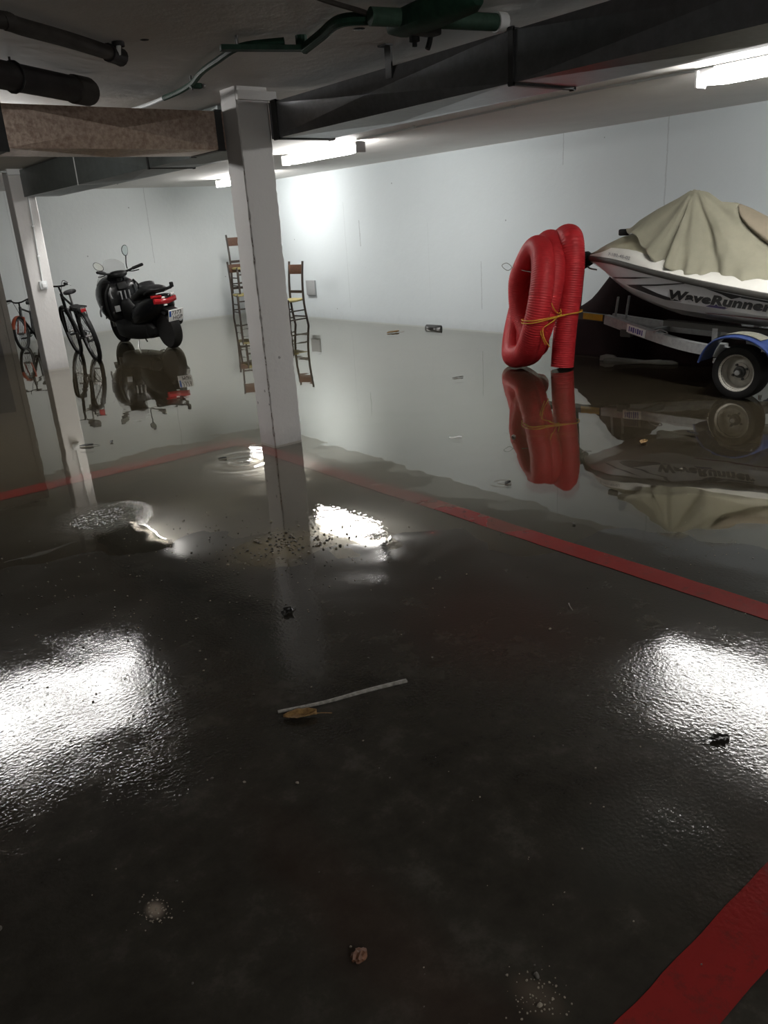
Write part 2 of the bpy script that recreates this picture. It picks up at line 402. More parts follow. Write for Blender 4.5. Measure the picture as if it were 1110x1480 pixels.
    def build(self, name, mat, parent=None, smooth=35, loc=None):
        me = bpy.data.meshes.new(name); me.from_pydata(self.v, [], self.f)
        bm = bmesh.new(); bm.from_mesh(me); bmesh.ops.recalc_face_normals(bm, faces=bm.faces); bm.to_mesh(me); bm.free()
        me.materials.append(mat)
        if smooth:
            me.polygons.foreach_set('use_smooth', [True] * len(me.polygons)); me.set_sharp_from_angle(angle=radians(smooth))
        o = bpy.data.objects.new(name, me); COL.objects.link(o)
        if parent is not None: o.parent = parent
        if loc is not None: o.location = loc
        return o


def sup(cx, y, cz, hw, hh, p=2.6, n=20):
    """A superellipse cross-section in the x-z plane at y."""
    out = []
    for k in range(n):
        a = 2 * pi * k / n; c, s = cos(a), sin(a)
        out.append(Vector((cx + hw * math.copysign(abs(c) ** (2 / p), c), y, cz + hh * math.copysign(abs(s) ** (2 / p), s))))
    return out


def lerp_tab(tab, x):
    if x <= tab[0][0]: return tab[0][1]
    for (a, va), (b, vb) in zip(tab, tab[1:]):
        if x <= b:
            t = (x - a) / (b - a); return va + (vb - va) * t
    return tab[-1][1]


def smooth_path(pts, m=8, closed=False):
    """Catmull-Rom through the points."""
    P_ = [Vector(p) for p in pts]; n = len(P_); out = []
    for i in range(n if closed else n - 1):
        p0 = P_[(i - 1) % n] if (closed or i) else P_[0]; p1 = P_[i]; p2 = P_[(i + 1) % n]
        p3 = P_[(i + 2) % n] if (closed or i < n - 2) else P_[-1]
        for k in range(m):
            t = k / m
            out.append(0.5 * ((2 * p1) + (p2 - p0) * t + (2 * p0 - 5 * p1 + 4 * p2 - p3) * t * t + (3 * p1 - p0 - 3 * p2 + p3) * t ** 3))
    if not closed: out.append(P_[-1])
    return out


def tag(o, label=None, cat=None, group=None, kind=None):
    for k, v in (('label', label), ('category', cat), ('group', group), ('kind', kind)):
        if v: o[k] = v
    return o


def thing(name, loc=(0, 0, 0), rz=0.0, label=None, cat=None, group=None, rot=None):
    o = bpy.data.objects.new(name, None); COL.objects.link(o); o.empty_display_size = 0.1
    o.location = loc; o.rotation_euler = rot or (0, 0, rz)
    return tag(o, label, cat, group)


def copy_tree(o, parent=None):
    c = o.copy(); COL.objects.link(c); c.parent = parent
    for ch in [x for x in COL.objects if x.parent == o]: copy_tree(ch, c)
    return c


def text_mesh(txt, shear=0.0, offset=0.0, extrude=0.0, size=1.0, space=1.0):
    """The words as mesh vertices and faces in the text's own x-y plane."""
    cu = bpy.data.curves.new('lettering', 'FONT'); cu.body = txt; cu.shear = shear; cu.offset = offset; cu.extrude = extrude; cu.size = size
    cu.space_character = space; cu.resolution_u = 3
    o = bpy.data.objects.new('lettering', cu); COL.objects.link(o)
    dg = bpy.context.evaluated_depsgraph_get()
    me = bpy.data.meshes.new_from_object(o.evaluated_get(dg))
    vs = [v.co.copy() for v in me.vertices]; fs = [tuple(p.vertices) for p in me.polygons]
    bpy.data.objects.remove(o); bpy.data.curves.remove(cu); bpy.data.meshes.remove(me)
    return vs, fs


# ------------------------------------------------------------------ the setting
XR, YB, ZC = 8.21, 14.6, 2.40        # right wall, back wall, ceiling
XL, YF = -4.2, -4.2


def floor_z(x, y):
    """The slab falls away from the camera's corner, so the flood stands towards the far walls."""
    s = x + y
    h = 0.0065 * (5.2 - s) if s > 5.2 else 0.004 * (5.2 - s)
    h += 0.0035 * mnoise.noise(Vector((x * 1.6, y * 1.6, 0.3))) + 0.0015 * mnoise.noise(Vector((x * 6, y * 6, 2.0)))
    return max(-0.022, min(0.012, h))


st = 0.06
nx = int((XR - XL) / st) + 1; ny = int((YB - YF) / st) + 1
fx = [XL + (XR - XL) * i / nx for i in range(nx + 1)]; fy = [YF + (YB - YF) * j / ny for j in range(ny + 1)]
fl = MB(); fl.add([(x, y, floor_z(x, y)) for x in fx for y in fy], [(i * (ny + 1) + j, (i + 1) * (ny + 1) + j, (i + 1) * (ny + 1) + j + 1, i * (ny + 1) + j + 1) for i in range(nx) for j in range(ny)])
tag(fl.build('floor', M_floor), kind='structure', label='dark wet concrete garage floor')


def slab(name, lo, hi, mat, label=None):
    o = MB().box([(a + b) / 2 for a, b in zip(lo, hi)], [b - a for a, b in zip(lo, hi)]).build(name, mat, smooth=0)
    return tag(o, label, kind='structure')


ceil_o = slab('ceiling', (XL - .2, YF - .2, ZC), (XR + .2, YB + .2, ZC + .2), M_ceil, 'low grey concrete ceiling')
slab('wall_right', (XR, YF - .2, -.3), (XR + .2, YB + .2, ZC), M_wall_r, 'long white wall behind the boat and the hose')
slab('wall_back', (XL, YB, -.3), (XR, YB + .2, ZC), M_wall_b, 'white end wall behind the scooter')
slab('wall_left', (XL - .2, YF - .2, -.3), (XL, YB + .2, ZC), M_wall_dim)
slab('wall_front', (XL, YF - .2, -.3), (XR, YF, ZC), M_wall_dim)
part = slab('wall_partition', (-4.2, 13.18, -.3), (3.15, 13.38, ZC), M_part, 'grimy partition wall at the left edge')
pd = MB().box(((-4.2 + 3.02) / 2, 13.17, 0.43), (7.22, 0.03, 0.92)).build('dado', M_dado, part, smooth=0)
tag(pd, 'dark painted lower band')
MB().box((3.19, 13.28, 1.05), (0.08, 0.22, 2.7)).build('wall_edge', M_part, part, smooth=0)

# little sockets and a board mark left in the ceiling
for (x, y, a, b) in ((1.82, 3.15, .03, .014), (1.853, 4.013, .022, .01), (2.70, 3.43, .03, .012)):
    MB().lathe([(0, -.0005), (a, -.0005), (a * .9, -.0015), (0, -.002)], (x, y, ZC), (0, 0, 1), 10).build('socket', M_black, ceil_o)

# standing water: a level sheet, it ends where the slab rises through it
wt = MB().add([(XL, 8.0, 0), (8.21, -4.2 + 0.0, 0), (XR, YB, 0), (XL, YB, 0)], [(0, 1, 2, 3)]).build('flood_water', M_water, smooth=0)
tag(wt, 'shallow murky flood water lying over the far part of the garage floor', 'water', kind='stuff')


# painted bay lines follow the slab
def paint_line(a, b, wd, label):
    a, b = Vector((*a, 0)), Vector((*b, 0)); d = (b - a).normalized(); n = Vector((-d.y, d.x, 0)); L_ = (b - a).length; k = int(L_ / .05)
    m = MB(); vs = []
    for i in range(k + 1):
        p = a + d * (L_ * i / k)
        for q in (-.5, -.2, .2, .5):
            e = p + n * (wd * q + .004 * mnoise.noise(Vector((p.x * 9, p.y * 9, q * 5))))
            # lie on the slab's own facets
            vs.append((e.x, e.y, slab_z(e.x, e.y) + .0022))
    m.add(vs, [(i * 4 + j, (i + 1) * 4 + j, (i + 1) * 4 + j + 1, i * 4 + j + 1) for i in range(k) for j in range(3)])
    return tag(m.build('parking_line', M_line, smooth=0), label, 'floor marking', 'red painted bay lines')


def slab_z(x, y):
    u = (x - XL) / (XR - XL) * nx; v = (y - YF) / (YB - YF) * ny; i, j = int(u), int(v); u -= i; v -= j
    z = [floor_z(fx[min(i + a, nx)], fy[min(j + b, ny)]) for a, b in ((0, 0), (1, 0), (0, 1), (1, 1))]
    return max(z[0] * (1 - u) * (1 - v) + z[1] * u * (1 - v) + z[2] * (1 - u) * v + z[3] * u * v,
               z[0] + (z[1] - z[0]) * u + (z[3] - z[1]) * v if u > v else z[0] + (z[3] - z[2]) * u + (z[2] - z[0]) * v)


paint_line((2.79, 5.3), (2.79, -1.5), 0.125, 'long red line running from the near pillar to the right edge')
paint_line((-4.0, 5.38), (2.84, 5.38), 0.19, 'red line left of the near pillar, half under water')
paint_line((-4.0, 0.55), (2.69, 0.55), 0.135, 'wide red line across the bottom right corner')


# ------------------------------------------------------------------ pillars
def pillar(x0, x1, y0, y1, label, chips, rgh=0.004, seed=1):
    root = thing('pillar', ((x0 + x1) / 2, (y0 + y1) / 2, 0), 0, label, 'pillar')
    hx, hy = (x1 - x0) / 2, (y1 - y0) / 2; rnd = random.Random(seed); nz = 90
    secs = []
    for i in range(nz + 1):
        z = -.04 + (ZC + .04) * i / nz; s = []
        for (sx, sy) in ((-1, -1), (1, -1), (1, 1), (-1, 1)):
            b = .006 + rgh * max(0, rnd.gauss(.2, 1.0)) if chips else .006
            jx = rnd.gauss(0, .0012) if chips else 0
            for q in ((0, 1), (1, 0)) if sx * sy > 0 else ((1, 0), (0, 1)):
                s.append(Vector((sx * (hx - b * q[0]) + jx, sy * (hy - b * q[1]), z)))
        secs.append(s)
    MB().loft(secs).build('shaft', M_pillar_w, root, smooth=20)
    if chips:
        cm = MB()
        for k in range(40):
            z = rnd.uniform(.02, 1.9) if k % 3 else rnd.choice((1.05, .75, .45, .2)) + rnd.uniform(-.08, .08)
            l = rnd.uniform(.003, .018)
            t = rnd.uniform(.002, .005); cm.ball((-hx + .0035, -hy + .0035, z), (t, t, l), 1, .3, k)
        o = cm.build('chipped_edge', M_chip, root); tag(o, 'dark chips along the bare corner', kind='stuff')
    return root, hx, hy


p1, hx, hy = pillar(2.862, 3.105, 4.965, 5.175, 'near white pillar with a chipped corner, standing at the meeting of the red lines', True)
MB().bevbox((.025, -hy - .012, 2.345), (2 * hx + .05, .03, .055), .004).build('plaster_cap', M_pillar_w, p1)
p2, hx2, hy2 = pillar(2.95, 3.225, 10.72, 10.95, 'far left white pillar carrying a light switch, between the two bicycles', False)

# switch, its conduit and the junction box at the top of the far pillar
cd = thing('electrical_conduit', (3.1, 10.72, 0), 0, 'pale conduit running down the far left pillar to the switch', 'conduit')
MB().tube(smooth_path([(.036, -.012, 2.36), (.03, -.012, 2.0), (.0, -.012, 1.1)], 4), .009, 8).build('riser', M_conduit, cd)
MB().cyl((-1.2, -.018, 2.372), (.36, -.018, 2.372), .012, 8).build('top_run', M_conduit, cd)
MB().bevbox((-.09, -.03, 2.372), (.15, .055, .075), .008).build('junction_box', M_white_pl, cd)
for k, z in enumerate((1.4, 1.75)): MB().bevbox((.012 + k * .008, -.012, z), (.034, .024, .018), .003).build('clip', M_white_pl, cd)
sw = thing('light_switch', (3.1, 10.72, 1.05), 0, 'small square light switch on the far left pillar', 'switch')
MB().bevbox((0, -.018, 0), (.095, .036, .1), .008).build('switch_box', M_conduit, sw)
tag(MB().bevbox((.006, -.042, 0), (.05, .014, .06), .005).build('rocker', M_white_pl, sw), 'white rocker plate')

gb = thing('shadow_patch', (XR, 12.28, .52), 0, 'added grey square plate for a soft shadow low on the long wall, right of the chair', 'box')  # a soft wall shadow built as a grey plate with added screws
MB().bevbox((-.02, 0, 0), (.04, .27, .26), .01).build('shade_plate', mk('grey shadow tone', (.33, .34, .34), .6), gb)
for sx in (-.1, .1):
    for sz in (-.1, .1): MB().lathe([(.008, 0), (.006, .004), (0, .005)], (-.04, sx, sz), (-1, 0, 0), 8).build('added_screw', M_steel, gb)


# ------------------------------------------------------------------ ventilation ducts
def panel_box(m, x0, x1, y0, y1, z0, z1, pr=0.026):
    """Sheet-metal box whose faces are cross-broken: an X crease standing a little proud."""
    for ax, val, sgn in ((0, x0, -1), (0, x1, 1), (1, y0, -1), (1, y1, 1), (2, z0, -1), (2, z1, 1)):
        lo = [x0, y0, z0]; hi = [x1, y1, z1]; a, b = [i for i in range(3) if i != ax]
        c = []
        for (s, t) in ((0, 0), (1, 0), (1, 1), (0, 1)):
            p = [0, 0, 0]; p[ax] = val; p[a] = hi[a] if s else lo[a]; p[b] = hi[b] if t else lo[b]; c.append(p)
        mid = [(lo[i] + hi[i]) / 2 for i in range(3)]; mid[ax] = val + sgn * pr
        m.add(c + [mid], [(0, 1, 4), (1, 2, 4), (2, 3, 4), (3, 0, 4)])
    return m


def ring(m, ax, at, lo, hi, t=.035, th=.03):
    """An angle-iron frame round the duct at one joint."""
    a, b = [i for i in range(3) if i != ax]
    for (i, j) in ((a, b), (b, a)):
        for side in (lo[j] - t / 2 + .004, hi[j] + t / 2 - .004):
            c = [0, 0, 0]; s = [0, 0, 0]; c[ax] = at; s[ax] = th; c[i] = (lo[i] + hi[i]) / 2; s[i] = hi[i] - lo[i] + 2 * t; c[j] = side; s[j] = t
            m.box(c, s)
    return m


def duct(label, ax, cuts, lo, hi, mat, flanges, hangers=()):
    root = thing('ventilation_duct', ((lo[0] + hi[0]) / 2 if ax else cuts[0], (lo[1] + hi[1]) / 2 if ax == 0 else cuts[0], 0), 0, label, 'duct')
    off = Vector(root.location)
    lo_, hi_ = list(lo), list(hi)
    for a, b in zip(cuts, cuts[1:]):
        l2, h2 = lo_[:], hi_[:]; l2[ax], h2[ax] = min(a, b) + .002, max(a, b) - .002
        l2 = [l2[i] - off[i] for i in range(3)]; h2 = [h2[i] - off[i] for i in range(3)]
        panel_box(MB(), l2[0], h2[0], l2[1], h2[1], l2[2], h2[2]).build('duct_section', mat, root, smooth=0)
    l3 = [lo_[i] - off[i] for i in range(3)]; h3 = [hi_[i] - off[i] for i in range(3)]
    for (at, fm, t, th) in flanges:
        ring(MB(), ax, at - off[ax], l3, h3, t, th).build('flange', fm, root, smooth=0)
    for at in hangers:
        c = at - off[ax]; m = MB()
        if ax == 1: m.box((l3[0] - .012, c, (h3[2] + ZC) / 2 - .03), (.012, .05, ZC - h3[2] + .06)); m.box((l3[0] - .03, c, ZC - .004), (.05, .07, .008))
        else: m.box((c, l3[1] - .012, (h3[2] + ZC) / 2 - .03), (.05, .012, ZC - h3[2] + .06)); m.box((c, l3[1] - .03, ZC - .004), (.07, .05, .008))
        m.build('hanger_strap', M_flange, root, smooth=0)
    return root


duct('long dark duct running from the near pillar to the upper right', 1, (4.93, 2.79, .65, -1.5), (3.08, 0, 2.085), (3.52, 0, 2.30), M_duct,
     ((4.86, M_flange, .012, .06), (2.79, M_flange, .014, .03), (.65, M_flange, .014, .03)), (3.66, 1.6))
duct('rust-speckled duct crossing the ceiling left of the near pillar', 0, (-2.7, -.65, 1.42, 2.84), (0, 5.12, 2.04), (0, 5.55, 2.27), M_duct_rust,
     ((-.65, M_flange, .02, .04), (1.42, M_flange, .02, .05), (2.80, M_flange, .01, .05)), (.5,))
duct('grey duct behind the near pillar reaching back to the far left pillar', 1, (5.62, 6.95, 8.75, 10.68), (3.08, 0, 2.085), (3.5, 0, 2.385), M_duct_grey,
     ((6.95, M_flange, .012, .03), (8.75, M_flange_l, .006, .025)), ())


# ------------------------------------------------------------------ fluorescent lamps
def lamp(x, y, rz, ln, label, z=ZC - .012):
    root = thing('fluorescent_lamp', (x, y, z), rz, label, 'lamp', 'tube lamps on the ceiling')
    h = ln / 2
    MB().bevbox((0, 0, -.02), (.07, ln - .02, .036), .006).build('housing', M_lid, root)
    secs = []
    for i in range(9):
        t = -1 + 2 * i / 8; k = 1 - max(0, (abs(t) - .965) / .035) * .35; secs.append([])
        for a in range(13):
            q = -.6 + (pi + 1.2) * a / 12; secs[-1].append(Vector((cos(q) * .062 * k, t * (h - .012), -.068 - sin(q) * .05 * k)))
    MB().loft(secs).build('diffuser', M_diff, root, smooth=50)
    for s in (-1, 1): MB().bevbox((0, s * (h - .006), -.062), (.128, .022, .112), .008).build('end_cap', M_lid, root)
    return root


lamp(5.70, 2.62, 0, 1.56, 'lit tube lamp at the upper right above the jet ski')
lamp(5.80, 8.24, 0, 1.54, 'lit tube lamp just right of the near pillar, under the ceiling')
lamp(6.90, 12.08, 0, 1.56, 'lit tube lamp far back, its end showing left of the near pillar')
lamp(3.66, 10.25, 0, 1.56, 'added tube lamp, unseen behind the grey duct, by the scooter')  # added out of sight to brighten the back wall and scooter corner
lamp(5.70, -2.7, 0, 1.56, 'added tube lamp, unseen behind the viewer, carrying on the right-hand row')  # unseen extra lamp, added as frontal fill for the near pillar
lamp(0.6, -2.4, pi / 2, 1.56, 'added tube lamp, unseen behind the viewer, at the left')  # another unseen lamp, added to lift the near ceiling and pipes
lamp(1.35, 6.75, pi / 2, 1.56, 'lit tube lamp hidden behind the rust-speckled duct, seen in the floor glare')
ck = thing('ceiling_cable', (5.6, 5.5, ZC), 0, 'thin surface conduit linking the two right-hand tube lamps', 'cable')
MB().tube(smooth_path([(.1, -2.2, -.012), (.02, -1.2, -.012), (.06, 0, -.012), (.1, 1.9, -.012)], 6), .009, 8).build('run', M_conduit, ck)
for y in (-1.6, -.4, .9): MB().bevbox((.045, y, -.012), (.03, .03, .024), .004).build('clip', M_conduit, ck)

# ------------------------------------------------------------------ ceiling pipework
dp = thing('drain_pipe', (1.83, 4.86, ZC), 0, 'thick dark drain pipe under the ceiling at the left, ending in a rounded collar', 'pipe')
e0 = Vector((.02, .02, -.09)); dr = Vector((-.845, -.535, .0))
MB().cyl(e0, e0 + dr * 4.5, .066, 20).build('pipe_run', M_pipe_blk, dp)
MB().tube([e0 + dr * .11, e0 + dr * .10, e0 - dr * .02, e0 - dr * .045, e0 - dr * .06], [.066, .074, .074, .066, .04], 20).build('end_collar', M_pipe_brn, dp)
for k in (.55, 2.2):
    q = e0 + dr * k; s = Vector((-dr.y, dr.x, 0))
    MB().cyl(q + Vector((0, 0, .06)), q + Vector((0, 0, .089)), .006, 8).build('hanger_rod', M_flange, dp)
    MB().tube([q + s * .071 * cos(a * pi / 8) + Vector((0, 0, .071 * sin(a * pi / 8))) for a in range(16)], .006, 6, closed=True).build('hanger_ring', M_flange, dp)

sp = thing('small_pipe', (1.76, 4.15, ZC + .028), 0, 'thin dark pipe above the thick one, ending in a valve', 'pipe')
MB().tube(smooth_path([(0, 0, -.075), (-.3, -.22, -.075), (-.545, -.385, -.078), (-.62, -.42, -.072), (-.75, -.43, -.066), (-2.2, -.6, -.066)], 6), .033, 14).build('pipe_run', M_pipe_brn, sp)
MB().tube([(.03, .02, -.08), (.0, 0, -.075), (-.06, -.045, -.075)], .041, 14).build('coupling', M_pipe_blk, sp)
MB().cyl((-.01, -.06, -.05), (-.01, -.06, -.03), .03, 12).build('valve_stub', M_pipe_blk, sp)
MB().tube([(-.02, .0, -.1), (-.01, -.05, -.075), (-.015, -.08, -.04)], .012, 8).build('clamp', M_white_pl, sp)

gp = thing('green_pipe', (2.6, 2.95, ZC), 0, 'dark green pipe assembly with a tee, hanging from the ceiling at top centre', 'pipe')
MB().tube(smooth_path([(.46, -.10, -.06), (.2, -.06, -.065), (0, -.03, -.07), (-.2, .02, -.07)], 5), .036, 14).build('main_run', M_green_l, gp)
MB().tube([(.49, -.105, -.06), (.44, -.098, -.06)], .043, 14).build('end_sleeve', M_white_pl, gp)
MB().loft([sup(0, y, -.075 - .0 * y, hw, hh, 3, 16) for y, hw, hh in ((-.42, .03, .03), (-.36, .07, .045), (-.1, .085, .055), (.06, .07, .05), (.12, .03, .03))]).build('tee_body', M_green, gp)
MB().tube(smooth_path([(-.02, .0, -.07), (-.16, .08, -.062), (-.23, .2, -.055), (-.16, .43, -.055), (-.09, .68, -.06)], 6), .026, 10).build('branch', M_green, gp)
MB().bar((-.09, .68, -.06), (-.48, .82, -.06), .055, .022).build('bracket_arm', M_green, gp)
MB().cyl((-.1, .69, -.07), (-.1, .69, -.004), .03, 10).build('bracket_joint', M_green, gp)
MB().cyl((-.4, .80, -.05), (-.4, .80, -.004), .008, 6).build('bolt', M_steel, gp)
MB().bevbox((.07, -.03, -.1), (.13, .07, .06), .012).build('saddle_clamp', M_flange, gp)
MB().bevbox((.1, -.035, -.056), (.07, .06, .1), .012).build('black_union', M_black, gp)
MB().tube([(.045, .02, -.09), (.045, .02, -.12), (.045, .02, -.123), (.045, .02, -.145), (.045, .02, -.148), (.045, .02, -.165)], [.014, .014, .024, .024, .011, .011], 10).build('drop_nozzle', M_black, gp)
MB().tube(smooth_path([(.1, -.01, -.09), (.112, -.012, -.12), (.108, -.008, -.15), (.098, -.005, -.175)], 4), .012, 8).build('hook', M_black, gp)

gc = thing('green_conduit', (2.3, 4.3, ZC), 0, 'thin green conduit curving over the ceiling to a pale cut end', 'conduit')
path = smooth_path([(.1, -.66, -.035), (-.05, -.5, -.04), (-.02, -.2, -.045), (.04, .1, -.045), (.14, .42, -.045), (.19, .7, -.045), (.2, .95, -.045)], 6)
MB().tube(path, .017, 8).build('green_length', M_green, gc)
MB().tube(smooth_path([(.2, .95, -.045), (.195, 1.2, -.05), (.16, 1.42, -.055)], 5), .013, 8).build('pale_end', M_conduit, gc)
MB().bevbox((.17, .44, -.055), (.075, .035, .03), .008).build('clip', M_green, gc)
MB().cyl((.14, .43, -.08), (.14, .43, -.004), .006, 6).build('clip_bolt', M_flange, gc)
MB().ball((.215, .43, -.055), (.016, .016, .014), 2).build('clip_nut', M_steel, gc)
cb = thing('loose_cable', (2.2, 2.98, ZC), 0, 'thin brown cable entering the green pipe from the top edge', 'cable')
MB().tube(smooth_path([(-.9, -.35, -.01), (-.2, -.06, -.02), (-.03, 0, -.03), (.16, .02, -.045), (.27, .05, -.05)], 6), .011, 8).build('cable_run', M_pipe_brn, cb)


# ------------------------------------------------------------------ bicycles
def wheel(parent, c, R, tw, name, tyre=M_tyre, spokes=28):
    """A spoked wheel in the local y-z plane, turning about x."""
    c = Vector(c)
    t = MB().tube([c + Vector((0, R * cos(a * 2 * pi / 40), R * sin(a * 2 * pi / 40))) for a in range(40)], tw, 10, closed=True).build(name, tyre, parent)
    MB().lathe([(R - tw * .9, -tw * .5), (R - tw * .9, tw * .5), (R - tw * 1.7, tw * .45), (R - tw * 1.7, -tw * .45)], c, (1, 0, 0), 40, closed=True).build('rim', M_spoke, t)
    m = MB()
    for k in range(spokes):
        a = k * 2 * pi / spokes; s = .022 if k % 2 else -.022; b = a + (.5 if k % 4 < 2 else -.5)
        m.cyl(c + Vector((s, .018 * cos(b), .018 * sin(b))), c + Vector((0, (R - tw * 1.5) * cos(a), (R - tw * 1.5) * sin(a))), .0016, 4)
    m.build('spokes', M_spoke, t)
    MB().cyl(c - Vector((.045, 0, 0)), c + Vector((.045, 0, 0)), .02, 10).build('hub', M_steel, t)
    return t


def bicycle(loc, rz, lean, k, R, label, fork_mat, rack=True, steer=0.0):
    """Local y is forward, the rear wheel touches the ground at the origin."""
    root = thing('bicycle', loc, 0, label, 'bicycle', rot=(0, lean, rz)); root.rotation_mode = 'XYZ'
    wb = 1.06 * k; ra = Vector((0, 0, R)); fa = Vector((0, wb, R)); bb = Vector((0, .43 * k, R - .05 * k)); st_ = Vector((0, .30 * k, R + .42 * k))
    ht = Vector((0, wb - .26 * k, R + .52 * k)); hb = Vector((0, wb - .20 * k, R + .36 * k))
    wheel(root, ra, R, .029 * max(k, .8), 'wheel'); wheel(root, fa, R, .027 * max(k, .8), 'wheel')
    m = MB(); m.cyl(bb, st_, .016, 10); m.cyl(st_ + Vector((0, .01, -.02)), ht, .016, 10); m.cyl(bb, hb, .019, 10); m.cyl(hb - (ht - hb) * .15, ht + (ht - hb) * .2, .022, 10)
    m.cyl(bb - Vector((.04, 0, 0)), bb + Vector((.04, 0, 0)), .024, 10)
    for s in (-1, 1):
        m.cyl(bb + Vector((s * .03, 0, 0)), ra + Vector((s * .06, 0, 0)), .009, 8); m.cyl(st_ + Vector((s * .02, 0, -.03)), ra + Vector((s * .06, 0, 0)), .008, 8)
    m.build('frame', M_bikepaint, root)
    f = MB(); cr = hb - (ht - hb) * .25; f.cyl(cr - Vector((.05, 0, 0)), cr + Vector((.05, 0, 0)), .016, 8)
    for s in (-1, 1): f.tube(smooth_path([cr + Vector((s * .05, 0, 0)), (cr + fa) / 2 + Vector((s * .055, -.01, 0)), fa + Vector((s * .055, 0, 0))], 4), .013, 8)
    f.build('fork', fork_mat, root)
    hc = ht + (ht - hb) * .2 + Vector((0, .0, .10 * k))
    RS = Matrix.Rotation(steer, 3, 'Z')

    def turn(mb):
        mb.v = [tuple(RS @ (Vector(v) - Vector((0, hc.y, 0))) + Vector((0, hc.y, 0))) for v in mb.v]; return mb
    m = MB(); m.cyl(ht, hc, .014, 8); m.tube(smooth_path([(-.29 * k, hc.y - .10 * k, hc.z + .03), (-.2 * k, hc.y - .05 * k, hc.z + .035), (-.07 * k, hc.y + .05 * k, hc.z), (.07 * k, hc.y + .05 * k, hc.z), (.2 * k, hc.y - .05 * k, hc.z + .035), (.29 * k, hc.y - .10 * k, hc.z + .03)], 5), .012, 8)
    turn(m).build('handlebar', M_blackpl, root)
    for s in (-1, 1):
        turn(MB().cyl((s * .20 * k, hc.y - .05 * k, hc.z + .035), (s * .30 * k, hc.y - .105 * k, hc.z + .03), .018, 10)).build('grip', M_black, root)
        turn(MB().tube([(s * .17 * k, hc.y - .01, hc.z + .02), (s * .2 * k, hc.y + .03, hc.z + .0), (s * .27 * k, hc.y - .02, hc.z - .005)], .006, 6)).build('brake_lever', M_steel, root)
    MB().tube(smooth_path([(.14 * k, hc.y - .01, hc.z + .02), (.1 * k, hc.y + .12 * k, hc.z + .05), (.02, hc.y + .1 * k, hc.z - .12), (.01, hc.y + .02, hc.z - .25)], 5), .004, 6).build('brake_cable', M_black, root)
    sp_ = st_ + (st_ - bb).normalized() * .14 * k
    MB().cyl(st_, sp_, .013, 8).build('seat_post', M_steel, root)
    MB().loft([sup(0, sp_.y + y * k, sp_.z + .03 + z, hw * k, hh, 2.4, 14) for y, z, hw, hh in ((-.14, .012, .03, .02), (-.12, .016, .08, .032), (-.05, .012, .085, .034), (.03, .002, .045, .028), (.11, 0, .026, .022), (.14, -.004, .012, .012))]).build('saddle', M_seat, root)
    m = MB(); m.lathe([(.075 * k, -.002), (.095 * k, 0), (.075 * k, .002)], bb + Vector((.055, 0, 0)), (1, 0, 0), 24); cs = m.build('chainring', M_steel, root)
    for s in (-1, 1):
        d = Vector((0, .16 * k * s * .75, .16 * k * s * -.6)); q = bb + Vector((s * .075, 0, 0))
        MB().bar(q, q + d, .02, .014, (1, 0, 0)).build('crank', M_steel, root)
        MB().bevbox(q + d + Vector((s * .05, 0, 0)), (.085, .08, .022), .006).build('pedal', M_black, root)
    MB().tube([bb + Vector((.055, .0, .09 * k)), ra + Vector((.055, 0, .035)), ra + Vector((.055, -.04, 0)), ra + Vector((.055, 0, -.035)), bb + Vector((.055, 0, -.09 * k)), bb + Vector((.055, .09 * k, 0))], .005, 6, closed=True).build('chain', M_black, root)
    for c, nm, (a0, a1) in ((ra, 'rear_mudguard', (30, 200)), (fa, 'front_mudguard', (20, 150))):
        m = MB(); rr = R + .03; s_ = []
        for i in range(19):
            a = radians(a0 + (a1 - a0) * i / 18); y, z = cos(a) * rr, sin(a) * rr
            s_.append([c + Vector((x, y * q, z * q)) for x, q in ((-.03, .965), (-.02, .99), (0, 1.0), (.02, .99), (.03, .965), (.02, .985), (0, .992), (-.02, .985))])
        m.loft(s_).build(nm, fork_mat if nm[0] == 'f' else M_blackpl, root)
    if rack:
        zt = R + .40 * k; m = MB()
        for s in (-1, 1):
            m.cyl((s * .06, .2, zt), (s * .06, -.22, zt + .01), .007, 6); m.cyl((s * .06, -.1, zt), ra + Vector((s * .07, 0, 0)), .006, 6)
        for y in (.1, 0, -.1, -.22): m.cyl((-.06, y, zt), (.06, y, zt), .006, 6)
        m.build('luggage_rack', M_black, root)
        MB().bevbox((0, -.235, zt - .03), (.07, .02, .045), .006).build('reflector', M_redlens, root)
        MB().bevbox((0, .23 * k, zt - .02), (.12, .14, .08), .025).build('tool_pouch', M_seat, root)
        MB().tube([bb + Vector((-.04, -.05, 0)), bb + Vector((-.17, -.1, -R + .08))], .008, 8).build('kickstand', M_black, root)
    return root


bicycle((3.72, 11.04, -.018), -.10, -.17, 1.0, .345, 'black bicycle with a luggage rack leaning right behind the far left pillar', M_bikepaint, steer=-1.05)
bicycle((3.90, 14.12, -.018), radians(143), .04, .72, .25, 'small bicycle with an orange fork at the far left edge', M_orange, rack=False)


